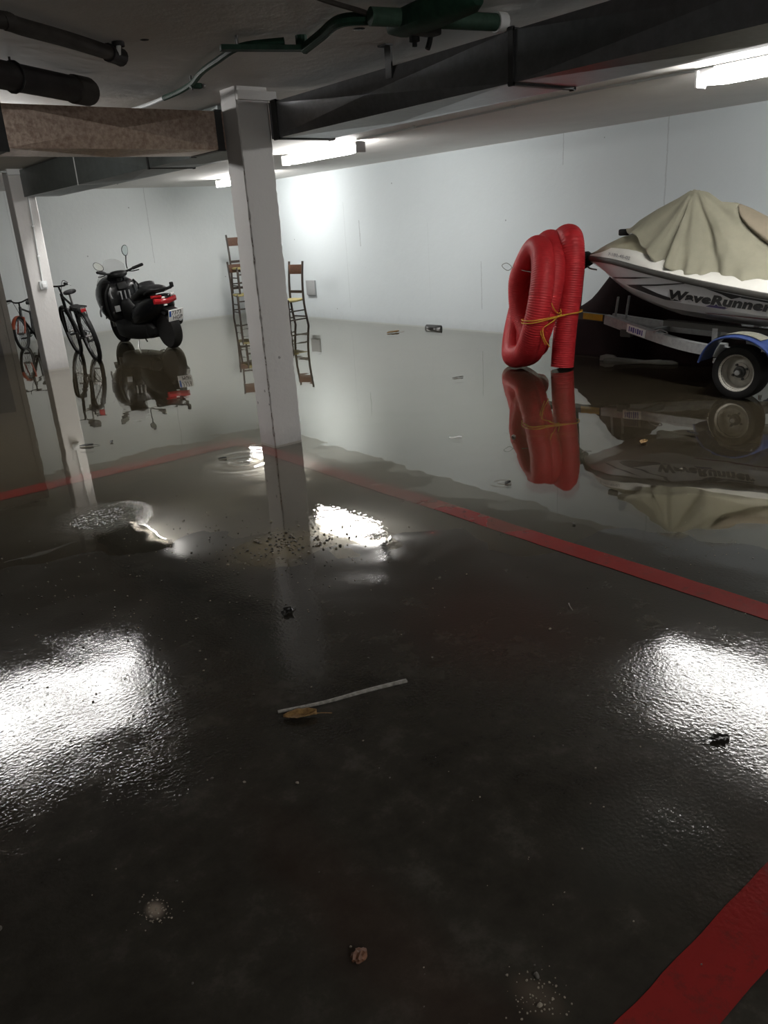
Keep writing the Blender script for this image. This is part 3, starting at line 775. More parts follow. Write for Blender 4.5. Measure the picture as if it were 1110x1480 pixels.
# ------------------------------------------------------------------ chairs
def chair(loc, rz, label):
    """Local y is forward: the sitter would face +y."""
    root = thing('ladder_back_chair', loc, rz, label, 'chair', 'old straw-seated chairs by the far walls')
    for s in (-1, 1):
        MB().tube(smooth_path([(s * .17, -.235, 0), (s * .17, -.20, .2), (s * .17, -.175, .44), (s * .17, -.185, .75), (s * .17, -.225, 1.05)], 4), .019, 8).build('back_post', M_wood, root)
        MB().tube([(s * .20, .19, 0), (s * .20, .185, .2), (s * .195, .18, .45), (s * .195, .18, .475)], [.017, .021, .021, .014], 10).build('front_leg', M_wood, root)
        MB().cyl((s * .185, .18, .14), (s * .17, -.20, .14), .011, 8).build('stretcher', M_wood, root)
        MB().cyl((s * .185, .18, .28), (s * .17, -.19, .28), .011, 8).build('stretcher', M_wood, root)
    for y, z in ((.185, .2), (.185, .34), (-.20, .17)): MB().cyl((-.18, y, z), (.18, y, z), .012, 8).build('stretcher', M_wood, root)
    MB().bevbox((0, -.205, .925), (.32, .022, .15), .005).build('back_panel', M_wood_b, root)
    MB().bevbox((0, -.18, .57), (.32, .022, .045), .005).build('back_rail', M_wood, root)
    m = MB(); secs = []
    for i in range(9):
        y = -.185 + .385 * i / 8; hw = .165 + .04 * i / 8; sag = -.012 * sin(pi * i / 8)
        secs.append(sup(0, y, .452 + sag, hw, .022 if 0 < i < 8 else .016, 4, 20))
    m.loft(secs).build('seat', M_straw, root)
    return root


chair((7.16, 11.43, -.018), radians(97), 'straw-seated wooden chair right of the near pillar by the long wall')
chair((7.55, 13.62, -.018), radians(172), 'lower straw-seated chair left of the near pillar, another stacked on it')
chair((7.62, 13.66, .458), radians(174), 'upper wooden chair standing on the seat of another, left of the near pillar')


# ------------------------------------------------------------------ scooter
def scooter():
    """Local y is forward, origin under the rear axle."""
    h = .095
    root = thing('motor_scooter', (4.893, 11.27, -.018), 0, 'black maxi scooter with a clear windscreen parked by the back wall', 'scooter', rot=(0, radians(-5), h))
    def tyre(c, R, w, nm):
        t = MB().lathe([(R - .085, -w * .42), (R - .03, -w * .5), (R - .006, -w * .3), (R, 0), (R - .006, w * .3), (R - .03, w * .5), (R - .085, w * .42)], c, (1, 0, 0), 40).build(nm, M_tyre, root)
        MB().lathe([(.03, -w * .3), (R - .1, -w * .28), (R - .082, -w * .42), (R - .082, w * .42), (R - .1, w * .28), (.03, w * .3)], c, (1, 0, 0), 32).build('rim', M_steel, t)
        for k in range(5):
            a = k * 2 * pi / 5
            MB().bar(Vector(c), Vector(c) + Vector((0, cos(a), sin(a))) * (R - .085), .05, w * .5, (1, 0, 0)).build('spoke', M_steel, t)
    tyre((0, -.12, .265), .265, .14, 'rear_wheel'); tyre((0, 1.40, .275), .275, .11, 'front_wheel')
    # rear cowl with its tail, rising to a slim end
    B = MB(); B.loft([sup(0, y, zc, hw, hh, pw, 24) for y, zc, hw, hh, pw in ((-.44, .70, .05, .06, 2.2), (-.42, .69, .11, .09, 2.4), (-.34, .66, .165, .135, 2.6), (-.2, .62, .20, .165, 2.8), (0, .57, .225, .185, 3), (.2, .53, .23, .19, 3), (.4, .48, .22, .18, 3), (.58, .42, .19, .16, 3), (.66, .40, .12, .12, 2.6))])
    B.build('rear_cowl', M_blackpaint, root, 60)
    # footwell and tunnel
    T = MB(); T.loft([sup(0, y, zc, hw, hh, 4, 20) for y, zc, hw, hh in ((.1, .27, .2, .12), (.5, .25, .24, .13), (.8, .24, .25, .12), (1.05, .28, .24, .14), (1.15, .36, .2, .15))]); T.build('footboard', M_blackpl, root, 50)
    T = MB(); T.loft([sup(0, y, zc, hw, hh, 2.6, 18) for y, zc, hw, hh in ((.5, .46, .09, .12), (.75, .42, .085, .12), (1.0, .48, .1, .2), (1.14, .60, .13, .3))]); T.build('tunnel', M_blackpl, root, 50)
    # front apron
    F = MB(); F.loft([sup(0, y, zc, hw, hh, pw, 26) for y, zc, hw, hh, pw in ((1.02, .66, .26, .28, 3), (1.10, .66, .31, .34, 2.8), (1.22, .68, .32, .36, 2.6), (1.36, .71, .30, .34, 2.4), (1.50, .73, .25, .26, 2.2), (1.62, .72, .17, .17, 2.1), (1.70, .70, .07, .08, 2))])
    F.build('front_apron', M_blackpaint, root, 60)
    # wide inner leg-shield edge on the left, with its pale inner lip and the mudflap edge
    for s in (-1, 1):
        MB().tube(smooth_path([(s * .20, 1.03, .95), (s * .29, 1.04, .82), (s * .31, 1.06, .62), (s * .27, 1.08, .42)], 5), .02, 8).build('shield_edge', M_blackpl, root)
        MB().tube(smooth_path([(s * .21, 1.0, .90), (s * .235, 1.0, .82), (s * .22, 1.0, .74)], 4), .01, 8).build('shield_trim', M_steel, root)
    MB().bevbox((-.02, .985, .90), (.16, .03, .11), .02, Matrix.Rotation(radians(-20), 3, 'X')).build('instrument_panel', M_blackpl, root)
    for x in (-.07, .0, .07): MB().bevbox((x, .985, .76), (.02, .02, .13), .006).build('glovebox_rib', M_grey_s, root)
    MB().bevbox((-.18, .99, .58), (.085, .012, .09), .004).build('sticker', M_grey_s, root)
    # screen, headset, bars
    m = MB(); s1 = []; s2 = []
    for i in range(9):
        t = i / 8
        for lst, d in ((s1, 0), (s2, -.004)):
            lst.append([Vector(((.25 - .07 * t ** 2) * q, 1.37 - .22 * t + .10 * (1 - q * q) + d, .93 + .36 * t - .10 * abs(q) ** 3 * t)) for q in [-1 + 2 * k / 14 for k in range(15)]])
    m.loft(s1, closed=False); m.loft(s2, closed=False)
    m.build('windscreen', M_screen, root, 60)
    H = MB(); H.loft([sup(0, y, zc, hw, hh, 2.5, 18) for y, zc, hw, hh in ((.96, 1.06, .05, .03), (1.0, 1.07, .12, .05), (1.1, 1.06, .15, .06), (1.22, 1.02, .13, .07), (1.28, 1.0, .05, .04))]); H.build('handlebar_cover', M_blackpl, root, 60)
    MB().cyl((0, 1.12, .9), (0, 1.08, 1.06), .06, 12).build('steering_neck', M_blackpl, root)
    for s in (-1, 1):
        MB().tube(smooth_path([(s * .10, 1.07, 1.08), (s * .2, 1.05, 1.10), (s * .25, 1.02, 1.12)], 4), .017, 10).build('handlebar', M_blackpl, root)
        MB().tube([(s * .24, 1.025, 1.115), (s * .37, .95, 1.15), (s * .385, .94, 1.153)], [.023, .023, .017], 12).build('grip', M_black, root)
        MB().tube(smooth_path([(s * .2, 1.08, 1.08), (s * .27, 1.09, 1.07), (s * .34, 1.02, 1.08)], 4), .008, 8).build('brake_lever', M_blackpl, root)
    def mirror(base, mid, c, nrm, tilt, nm='mirror'):
        b = MB().tube(smooth_path([base, mid, c - Vector((0, 0, .07))], 5), .009, 8).build('mirror_stalk', M_blackpl, root)
        n = Vector(nrm).normalized(); up = Vector((tilt, 0, 1)); x = up.cross(n).normalized(); u = n.cross(x)
        def disc(k, d): return [c + n * d + (x * cos(a) * .055 + u * sin(a) * (.078 if sin(a) > 0 else .085) * (1 + .12 * cos(a))) * k for a in [2 * pi * i / 24 for i in range(24)]]
        MB().loft([disc(.35, -.03), disc(.8, -.022), disc(1, -.005), disc(1.0, .004)]).build('mirror_shell', M_blackpl, b, 60)
        MB().loft([disc(.9, .003), disc(.9, .006)]).build('mirror_glass', M_mirror, b, 60)
    mirror((.17, 1.06, 1.12), (.18, 1.08, 1.19), Vector((.21, 1.08, 1.39)), (.1, -1, .05), .25)
    mirror((-.19, 1.06, 1.11), (-.23, 1.08, 1.14), Vector((-.29, 1.06, 1.22)), (-.30, -1, .38), -.9)
    # seat: two steps
    S = MB(); S.loft([sup(0, y, zc, hw, hh, 3, 20) for y, zc, hw, hh in ((-.28, .845, .09, .03), (-.24, .85, .13, .05), (-.05, .85, .155, .06), (.12, .84, .165, .07), (.2, .80, .17, .07), (.32, .76, .17, .06), (.5, .74, .14, .06), (.62, .71, .08, .05))]); S.build('seat', M_seat, root, 60)
    S = MB(); S.loft([sup(0, y, zc, hw, hh, 2.6, 16) for y, zc, hw, hh in ((.10, .88, .12, .04), (.15, .91, .14, .055), (.2, .88, .13, .05))]); S.build('back_bolster', M_seat, root, 60)
    # grab rail
    for s in (-1, 1): MB().tube(smooth_path([(s * .15, -.05, .80), (s * .17, -.22, .84), (s * .14, -.38, .86), (s * .08, -.46, .87)], 5), .02, 8).build('grab_rail', M_blackpl, root)
    MB().bevbox((0, -.45, .865), (.2, .06, .03), .01).build('rail_plate', M_blackpl, root)
    MB().bevbox((.115, -.47, .90), (.05, .05, .075), .014).build('rail_end', M_blackpl, root)
    # tail light: curved red band with clear corner lenses
    def band(x0, x1, z0, z1, d, nm, mat, dz=0.0):
        m = MB(); s_ = []
        for i in range(9):
            x = x0 + (x1 - x0) * i / 8; y = -.455 + 1.9 * x * x - d
            s_.append([Vector((x, y, z0 + dz * abs(x))), Vector((x, y - .016, (z0 * .7 + z1 * .3) + dz * abs(x))), Vector((x, y - .016, (z0 * .3 + z1 * .7) + dz * abs(x))), Vector((x, y, z1 + dz * abs(x))), Vector((x, y + .05, z1 + dz * abs(x))), Vector((x, y + .05, z0 + dz * abs(x)))])
        m.loft(s_).build(nm, mat, root, 50)
    band(-.175, .175, .655, .73, 0, 'tail_light', M_redlens, .1)
    band(-.19, -.07, .735, .775, -.01, 'indicator_lens', M_redlens, .1); band(.09, .15, .735, .775, -.01, 'indicator_lens', M_whitelens, .1)
    band(-.075, -.035, .735, .76, 0, 'clear_lens', M_whitelens); band(-.06, -.02, .63, .652, 0.004, 'clear_lens', M_whitelens)
    # number plate on its hanger
    rp = Matrix.Rotation(radians(24), 3, 'X')
    pc = Vector((.0, -.64, .50))
    pl = MB().bevbox(pc, (.235, .010, .175), .003, rp).build('number_plate', M_plate, root)
    def stick(vs, fs, mat, nm, sx, sz, ox, oz):
        m = MB(); m.add([pc + rp @ Vector((ox + v.x * sx, -.0065 - v.z, oz + v.y * sz)) for v in vs], fs); return m.build(nm, mat, pl, 0)
    m = MB().box(pc + rp @ Vector((-.097, -.0058, .03)), (.032, .002, .09), rp); m.build('blue_band', M_blue, pl, 0)
    for txt, oz, ox, sx in (('7373', .012, -.074, .095), ('HGP', -.068, -.055, .095)):
        vs, fs = text_mesh(txt, 0, .012, .0, 1.0, 1.05); stick(vs, fs, M_ink, 'lettering', sx * .82, .085, ox, oz)
    vs, fs = text_mesh('E', 0, .02); stick(vs, fs, M_plate, 'lettering', .03, .03, -.106, -.008)
    MB().bar((0, -.38, .60), pc + Vector((0, .018, .05)), .16, .03).build('plate_hanger', M_blackpl, root)
    # rear hugger, exhaust, swing unit, stand
    s_ = []
    for i in range(13):
        a = radians(62 + 125 * i / 12); rr = .31; s_.append([Vector((x, -.12 - cos(a) * rr * q, .265 + sin(a) * rr * q)) for x, q in ((-.095, .88), (-.08, .97), (0, 1), (.08, .97), (.095, .88), (.07, .93), (0, .96), (-.07, .93))])
    MB().loft(s_).build('rear_mudguard', M_blackpl, root, 50)
    s_ = []
    for i in range(11):
        a = radians(20 + 140 * i / 10); rr = .32; s_.append([Vector((x, 1.44 + cos(a) * rr * q, .275 + sin(a) * rr * q)) for x, q in ((-.085, .86), (-.07, .97), (0, 1), (.07, .97), (.085, .86), (.06, .93), (0, .96), (-.06, .93))])
    MB().loft(s_).build('front_mudguard', M_blackpaint, root, 50)
    for s in (-1, 1): MB().cyl((s * .085, 1.44, .275), (s * .085, 1.34, .62), .025, 10).build('fork_leg', M_steel, root)
    MB().tube([(.155, .35, .24), (.17, .2, .26), (.18, .05, .30), (.19, -.2, .36), (.192, -.30, .385), (.192, -.33, .392)], [.025, .03, .06, .07, .065, .04], 16, squash=1.15).build('exhaust', M_blackpl, root)
    MB().tube([(.192, -.32, .39), (.192, -.355, .40)], [.042, .036], 14).build('exhaust_tip', M_chrome, root)
    MB().loft([sup(-.13, y, zc, hw, hh, 3, 14) for y, zc, hw, hh in ((-.1, .27, .035, .05), (0, .28, .045, .1), (.3, .30, .05, .11), (.5, .32, .04, .09))]).build('drive_cover', M_blackpl, root, 50)
    MB().tube([(-.12, .5, .28), (-.2, .46, .1), (-.25, .42, .002)], .013, 8).build('side_stand', M_steel, root)
    MB().box((-.25, .42, .005), (.05, .06, .01)).build('stand_foot', M_steel, root)
    for s in (-1, 1): MB().tube([(s * .04, .48, .24), (s * .11, .38, .12), (s * .13, .30, .10)], .012, 8).build('centre_stand', M_black, root)
    MB().tube(smooth_path([(-.33, 1.19, .64), (-.35, 1.24, .56), (-.33, 1.3, .48)], 4), .013, 8).build('side_flash', M_grey_s, root)
    # the bodywork sits well forward over the rear wheel
    for ch in root.children_recursive:
        if ch.name.split('.')[0] in ('rear_wheel', 'front_wheel', 'rear_mudguard', 'front_mudguard') or (ch.parent.name.split('.')[0] in ('rear_wheel', 'front_wheel')): continue
        for v in ch.data.vertices:
            if v.co.y < .9: v.co.y += .20 * (.9 - v.co.y) / 1.3
    return root


scooter()


# ------------------------------------------------------------------ red hose coil
def hose():
    root = thing('hose_coil', (6.475, 5.525, -.018), 0, 'tall coil of thick red corrugated hose standing beside the jet ski trailer', 'hose')
    # u runs away from the camera's side, n sideways along the wall, v leans a little
    u = Vector((.595, .804, 0)); n = Vector((.804, -.595, 0)); v = (Vector((0, 0, 1)) + n * .20).normalized()
    R = .118
    ctrl = []
    def at(th, turn, ax, a, b, z0): return u * a * cos(th) + v * (b * sin(th)) + n * ax + Vector((0, 0, z0))
    # three turns: up the far side, over the top, down the near side
    for t in range(3):
        for k in range(16):
            th = -pi / 2 + 2 * pi * k / 16
            if t == 2 and k > 9: break
            g = t + k / 16
            up_ = (1 + sin(th)) / 2
            ax = -.19 + .138 * g + (.03 + .02 * t) * (up_ - .5) - .05 * t * (1 - up_)
            du = .13 * max(0, 1 - abs(g - 1.55) / .7)
            if g < .3: ax += .34 * (1 - g / .3)
            ctrl.append(u * du + at(th, t, ax, .44, .555 + .022 * t, .672 + .022 * t + (.10 * (1 - g / .3) if g < .3 else 0)))
    # tail: the last descent drops straight to the floor and is cut open there
    e = ctrl[-1]
    ctrl += [e + Vector((0, 0, -.22)) - u * .06 + n * .0, e + Vector((0, 0, -.50)) - u * .085 - n * .03, e + Vector((0, 0, -.80)) - u * .09 - n * .07, e + Vector((0, 0, -(e.z - .035))) - u * .095 - n * .10]
    p = smooth_path(ctrl, 14)
    # resample by length so the ribs are even
    out = [p[0]]; acc = 0.0; stp = .0055
    for a, b in zip(p, p[1:]):
        d = (b - a).length
        while acc + d >= stp:
            a = a + (b - a) * ((stp - acc) / d); d = (b - a).length; acc = 0.0; out.append(a)
        acc += d
    rs = [R * (1.0 if i % 4 in (0, 1) else .974) for i in range(len(out))]
    MB().tube(out, rs, 26, cap=False).build('corrugated_hose', M_hose, root, 60)
    d = (out[-1] - out[-8]).normalized()
    MB().tube([out[-1], out[-20], out[-50]], [R * .9, R * .9, R * .9], 20, cap=True).build('hose_bore', M_hose_in, root)
    d0 = (out[0] - out[8]).normalized()
    # twine round the three near strands
    near = []
    zt = .57
    cand = [q for q in out if abs(q.z - zt) < .004 and q.dot(u) < 0]
    axs = sorted(q.dot(n) for q in cand); uo = min(q.dot(u) for q in cand)
    a0, a1 = axs[0], axs[-1]
    vw = Vector((-.77, -.64, 0)); sd = Vector((.64, -.77, 0))
    cl = []
    for q in sorted(cand, key=lambda q: q.dot(sd)):
        if cl and q.dot(sd) - cl[-1][-1].dot(sd) < .05: cl[-1].append(q)
        else: cl.append([q])
    cl = [sum(c, Vector()) / len(c) for c in cl]
    for c in cl: c.z = 0

    def loop(z, wob):
        rr = R + .026; L_ = [cl[0] - sd * rr - vw * .05]
        L_ += [cl[0] - sd * rr * .75 + vw * rr * .68]
        L_ += [c + vw * rr for c in cl[:1] + cl[-1:]]
        L_ += [cl[-1] + sd * rr * .75 + vw * rr * .68, cl[-1] + sd * rr - vw * .05, cl[-1] - vw * (rr + .01), (cl[0] + cl[-1]) / 2 - vw * (rr + .03), cl[0] - vw * (rr + .01)]
        m_ = len(L_)
        return smooth_path([p + Vector((0, 0, z + wob * (p - cl[0]).dot(sd))) for p in L_], 5, closed=True)

    for z, wob in ((zt - .01, .06), (zt - .03, .12)): MB().tube(loop(z, wob), .0055, 6, closed=True).build('twine', M_twine, root)
    kn = cl[-1] - sd * R * .6 + vw * (R + .022) + Vector((0, 0, zt + .01))
    MB().ball(kn, (.016, .014, .022), 2, .2, 3).build('knot', M_twine, root)
    Z = Vector((0, 0, 1)); f0 = vw * .12
    for pts in ([kn, kn - sd * .05 + f0 + Z * .05, kn - sd * .10 + f0 + Z * .16, kn - sd * .105 + f0 * .5 + Z * .27],
                [kn, kn - sd * .07 + f0 - Z * .05, kn - sd * .17 + f0 * 1.5 - Z * .11, kn - sd * .185 + f0 * 1.5 - Z * .16, kn - sd * .14 + f0 - Z * .28],
                [kn - sd * .17 + f0 * 1.5 - Z * .11, kn - sd * .155 + f0 * 1.5 - Z * .2, kn - sd * .10 + f0 - Z * .30],
                [kn - sd * .01, kn + sd * .01 + f0 * .4 + Z * .02, kn + f0 * .4 + Z * .055]):
        MB().tube(smooth_path(pts, 5), .0055, 6).build('twine_end', M_twine, root)
    # thin wire near the top of the far side, with a loose loop
    w0 = u * .42 - n * .5 + Vector((0, 0, 1.0))
    cand = [q for q in out if abs(q.z - 1.0) < .004]; f0 = min(cand, key=lambda q: q.dot(n) - q.dot(u) * .3)
    k0 = f0 - n * (R + .01)
    MB().tube(smooth_path([k0 - n * .10 + Vector((0, 0, .05)), k0 - n * .05 + Vector((0, 0, .065)), k0 + Vector((0, 0, .02)), k0 - n * .04 + Vector((0, 0, -.01)), k0 - n * .09 + Vector((0, 0, .02))], 6, closed=True), .0035, 6, closed=True).build('wire_loop', M_wire, root)
    wl = smooth_path([k0 + Vector((0, 0, .02)), k0 - u * (R + .02) + n * .1 + Vector((0, 0, -.015)), k0 - u * .3 + n * .2 + Vector((0, 0, -.04)), k0 - u * .62 + n * .24 + Vector((0, 0, -.07))], 6)
    MB().tube(wl, .0035, 6).build('wire', M_wire, root)
    return root


hose()

# ------------------------------------------------------------------ jet ski, its cover and its trailer
XC, Y0 = 6.85, 2.30


def jw(s):
    u = min(1, max(0, (s - 1.2) / 1.66)); a = .54 * max(0.0, 1 - u ** 2.4) ** .72
    return a if s > .35 else .54 - .10 * (1 - s / .35) ** 2


RAIL = [(0, .725), (.75, .812), (1.06, .859), (1.37, .91), (1.71, .969), (2.015, 1.025), (2.275, 1.069), (2.48, 1.085), (2.7, 1.09), (2.86, 1.085)]
CHU = [(0, .60), (.75, .634), (1.3, .695), (1.55, .72), (1.83, .768), (2.135, .835), (2.36, .92), (2.55, 1.0), (2.7, 1.04), (2.86, 1.06)]
CHL = [(0, .565), (.77, .595), (1.08, .613), (1.33, .632), (1.635, .658), (1.86, .712), (2.16, .80), (2.36, .885), (2.52, .97), (2.7, 1.03), (2.86, 1.05)]
DIN = [(0, .80), (.8, .893), (1.2, .921), (1.46, .947), (1.67, .985), (1.86, 1.056), (2.02, 1.125), (2.24, 1.155), (2.44, 1.165), (2.55, 1.125), (2.7, 1.11), (2.86, 1.09)]
HOOD = [(0, .95), (.8, 1.05), (1.4, 1.18), (1.8, 1.27), (2.0, 1.31), (2.23, 1.30), (2.42, 1.265), (2.55, 1.225), (2.65, 1.185), (2.75, 1.135), (2.86, 1.095)]
SS = [0, .1, .25, .4, .6, .8, 1.0, 1.2, 1.35, 1.5, 1.65, 1.8, 1.95, 2.08, 2.2, 2.32, 2.42, 2.52, 2.6, 2.67, 2.73, 2.78, 2.82, 2.845]


def hull_x(s, z):
    """Half-width of the near hull side at station s and height z."""
    w = jw(s); zr = lerp_tab(RAIL, s) - .035; zu = lerp_tab(CHU, s); zl = lerp_tab(CHL, s)
    if z >= zu: return w * (.95 + .05 * min(1, (z - zu) / max(.01, zr - zu)))
    return w * (.85 + .10 * max(0, (z - zl)) / max(.01, zu - zl))


ski = thing('jet_ski', (XC, Y0, 0), 0, 'white jet ski with black side lettering, half covered by a canvas, on the trailer', 'jet ski')
secs = []
for s in SS:
    w = jw(s); zr = lerp_tab(RAIL, s) - .035; zu = lerp_tab(CHU, s); zl = lerp_tab(CHL, s); zk = zl - .13 * min(1, w / .4)
    half = [(w, s, zr), (w * .975, s, (zr + zu) / 2), (w * .95, s, zu), (w * .85, s, zl), (w * .5, s, (zl + zk) / 2 - .01), (0, s, zk)]
    secs.append([Vector(p) for p in half] + [Vector((-x, y, z)) for x, y, z in half[::-1][1:]])
MB().loft(secs).build('hull', M_hull, ski, 25)
secs = []
for s in SS:
    w = jw(s) * 1.0; zr = lerp_tab(RAIL, s)
    o, i_ = w + .022, max(0.0, w - .01); half = [(i_, zr + .006), (o - .006, zr + .004), (o, zr - .006), (o, zr - .034), (o - .006, zr - .044), (i_, zr - .046)]
    secs.append([(x, s, z) for x, z in half])
for sg in (-1, 1):
    MB().loft([[Vector((x * sg, y, z)) for x, y, z in q] for q in secs]).build('bumper_rail', M_bumper, ski, 40)
secs = []
for s in SS:
    w = jw(s); zr = lerp_tab(RAIL, s); zi = max(zr + .004, lerp_tab(DIN, s)); zh = max(zi + .003, lerp_tab(HOOD, s))
    half = [(w, zr), (w * .955, zr + (zi - zr) * .55), (w * .87, zi), (w * .70, zi + (zh - zi) * .12)]
    secs.append([Vector((x, s, z)) for x, z in half] + [Vector((-x, s, z)) for x, z in half[::-1]])
MB().loft(secs, closed=False).build('deck', M_deck, ski, 40)
secs = []
for s in SS[12:]:
    w = jw(s); zr = lerp_tab(RAIL, s); zi = max(zr + .004, lerp_tab(DIN, s)); zh = max(zi + .003, lerp_tab(HOOD, s))
    half = [(w * .80, zi - .03), (w * .79, zi + .014), (w * .66, zi + (zh - zi) * .45), (w * .42, zi + (zh - zi) * .82), (0, zh + .01)]
    secs.append([Vector((x, s, z)) for x, z in half] + [Vector((-x, s, z)) for x, z in half[::-1][1:]])
tag(MB().loft(secs).build('hood', M_hood, ski, 50), 'beige bow hood')
MB().tube(smooth_path([(-.30, 2.10, 1.235), (-.27, 2.06, 1.27), (-.2, 2.03, 1.30)], 4), [.012] * 9, 8).build('hood_vent', M_black, ski)
MB().bevbox((-.13, 2.38, 1.30), (.05, .10, .06), .015).build('hood_knob', M_black, ski)


def decal(poly, mat, name, off=.004, sub=10):
    """A flat print that follows the hull side: a polygon in (station, height)."""
    bm = bmesh.new(); bm.faces.new([bm.verts.new((s, z, 0)) for s, z in poly]); bmesh.ops.triangulate(bm, faces=bm.faces)
    for _ in range(3): bmesh.ops.subdivide_edges(bm, edges=[e for e in bm.edges if e.calc_length() > .06], cuts=1, use_grid_fill=True)
    bmesh.ops.triangulate(bm, faces=bm.faces); bm.verts.index_update()
    m = MB().add([(-hull_x(v.co.x, v.co.y) - off, v.co.x, v.co.y) for v in bm.verts], [[v.index for v in f.verts] for f in bm.faces]); bm.free()
    return m.build(name, mat, ski, 0)


decal([(2.338, .911), (2.02, .923), (1.79, .925), (2.019, .908), (2.286, .902)], M_decal_k, 'stripe')
decal([(2.126, .852), (1.775, .867), (1.476, .887), (1.475, .878), (1.756, .855), (2.09, .842)], M_decal_k, 'stripe')
decal([(2.10, .84), (1.941, .849), (1.751, .789), (1.50, .728), (1.673, .737), (1.866, .782)], M_decal_k, 'flash')
decal([(1.30, .850), (1.123, .818), (.943, .786), (1.051, .764), (1.137, .80)], M_decal_k, 'flash')
decal([(.96, .79), (.70, .752), (.70, .738), (.972, .775)], M_decal_k, 'flash')
decal([(1.28, .697), (1.213, .72), (1.044, .703), (1.11, .680)], M_decal_p, 'flash', .005)
decal([(1.309, .640), (.40, .598), (.40, .586), (1.284, .632)], M_decal_r, 'stripe', .004)
for off, mat, ov, d in ((.030, M_decal_o, .09, .0055), (.0, M_decal_k, .055, .0085)):
    vs, fs = text_mesh('WaveRunner', .28, ov, 0, 1.0, 1.06)
    x0 = min(v.x for v in vs); x1 = max(v.x for v in vs)
    bm = bmesh.new(); bv = [bm.verts.new(v) for v in vs]
    for f in fs:
        try: bm.faces.new([bv[i] for i in f])
        except ValueError: pass
    bm.verts.index_update(); m = MB(); pts = []
    span = .93 + (.012 if off else 0)
    for v in bm.verts:
        t = (v.co.x - x0) / (x1 - x0); s = 1.625 + (.006 if off else 0) - span * t
        z = .752 - .078 * t + (v.co.y + .0) * .104
        pts.append((-hull_x(s, z) - d, s, z))
    m.add(pts, [[v.index for v in f.verts] for f in bm.faces]); bm.free()
    tag(m.build('lettering' if not off else 'lettering_outline', mat, ski, 0), 'bold slanted black side lettering' if not off else None)
# registration marks on the bow
vs, fs = text_mesh('7-1B2-45-02', 0, .01); x0 = min(v.x for v in vs); x1 = max(v.x for v in vs)
pts = []
for v in vs:
    t = (v.x - x0) / (x1 - x0); s = 2.40 - .31 * t; w = jw(s); zr = lerp_tab(RAIL, s); zi = max(zr + .004, lerp_tab(DIN, s)); q = .30 + v.y * .42
    pts.append((-(w + (w * .955 - w) * min(1, q / .55) + (w * .87 - w * .955) * max(0, (q - .55) / .45)) - .005, s, zr + (zi - zr) * q + .002))
tag(MB().add(pts, fs).build('registration_lettering', M_grey_s, ski, 0), 'small grey registration characters')
MB().tube(smooth_path([(-.02, 2.80, 1.02), (-.02, 2.86, 1.03), (-.02, 2.86, .97), (-.02, 2.76, .95)], 4), .008, 8).build('bow_eye', M_steel, ski)

# the cover: a canvas sheet draped from the handlebars down to the deck
TOP = [(-.15, .96), (0, 1.06), (.4, 1.19), (.8, 1.285), (1.08, 1.369), (1.235, 1.447), (1.36, 1.497), (1.42, 1.503), (1.50, 1.515), (1.62, 1.592), (1.72, 1.627), (1.80, 1.625), (1.917, 1.568), (2.123, 1.485), (2.30, 1.40), (2.35, 1.345)]
HEM = [(-.15, .77), (.8, .862), (1.1, .885), (1.33, .912), (1.48, .932), (1.685, .982), (1.875, 1.075), (2.0, 1.18), (2.105, 1.275), (2.25, 1.30), (2.35, 1.325)]
HW = [(-.15, .36), (.3, .465), (1.33, .47), (1.685, .455), (1.875, .42), (2.105, .355), (2.25, .26), (2.35, .13)]
cover = thing('canvas_cover', (XC, Y0, 0), 0, 'olive beige canvas sheet draped in folds over the jet ski', 'cover')
nS, nT = 150, 90
verts = []; brown = []
for i in range(nS + 1):
    s = -.15 + 2.5 * i / nS
    zt, zh, hw = lerp_tab(TOP, s), lerp_tab(HEM, s), lerp_tab(HW, s)
    for j in range(nT + 1):
        t = -1 + 2 * j / nT; a = abs(t)
        # outline: narrow over the top, falling steeply to the hem
        x = hw * (.30 * a + .70 * a ** 2.1) if a < 1 else hw
        prof = a ** 1.75
        z = zt + (zh - zt) * prof
        # folds fan out from the handlebar peak
        ph = atan2(s - 1.76, max(.02, 1.66 - z)); r = sqrt((s - 1.76) ** 2 + (1.66 - z) ** 2)
        g = min(1, r / .5) * min(1, a * 3)
        f = .0
        for c, wd, dp in ((-.60, .06, -.060), (-.36, .07, .022), (-.10, .06, .045), (.05, .04, -.065), (.30, .10, .028), (.62, .12, -.018), (-.95, .07, -.018), (-1.15, .09, .014), (-.80, .05, .014), (.16, .05, .018)):
            f += dp * math.exp(-((ph - c) / wd) ** 2)
        f += .007 * mnoise.noise(Vector((s * 4, z * 3, 1.0 + (t > 0) * 5))) + .0025 * mnoise.noise(Vector((s * 15, z * 9, 4.0)))
        # the seat panel overlaps the skirt along a curved edge
        yc = 1.49 - .60 * max(0, (1.33 - s)) ** .62 if s < 1.33 else 9
        step = 1 / (1 + math.exp(max(-60, min(60, -(z - yc) / .006)))); rim = math.exp(-((z - yc + .012) / .014) ** 2)
        f += .045 * step * min(1, a * 4) - .03 * rim * min(1, a * 4)
        # hem waves
        f += .016 * a ** 6 * sin(s * 38 + 1.2 * sin(s * 9))
        sg = 1 if t > 0 else -1
        verts.append((sg * (x + f * g) if a > 1e-6 else 0, s, z + (.012 * a ** 8 * sin(s * 27) + f * .25)))
        brown.append(step > .5)
faces_a, faces_b = [], []
for i in range(nS):
    for j in range(nT):
        q = (i * (nT + 1) + j, (i + 1) * (nT + 1) + j, (i + 1) * (nT + 1) + j + 1, i * (nT + 1) + j + 1)
        (faces_b if sum(brown[k] for k in q) >= 2 else faces_a).append(q)


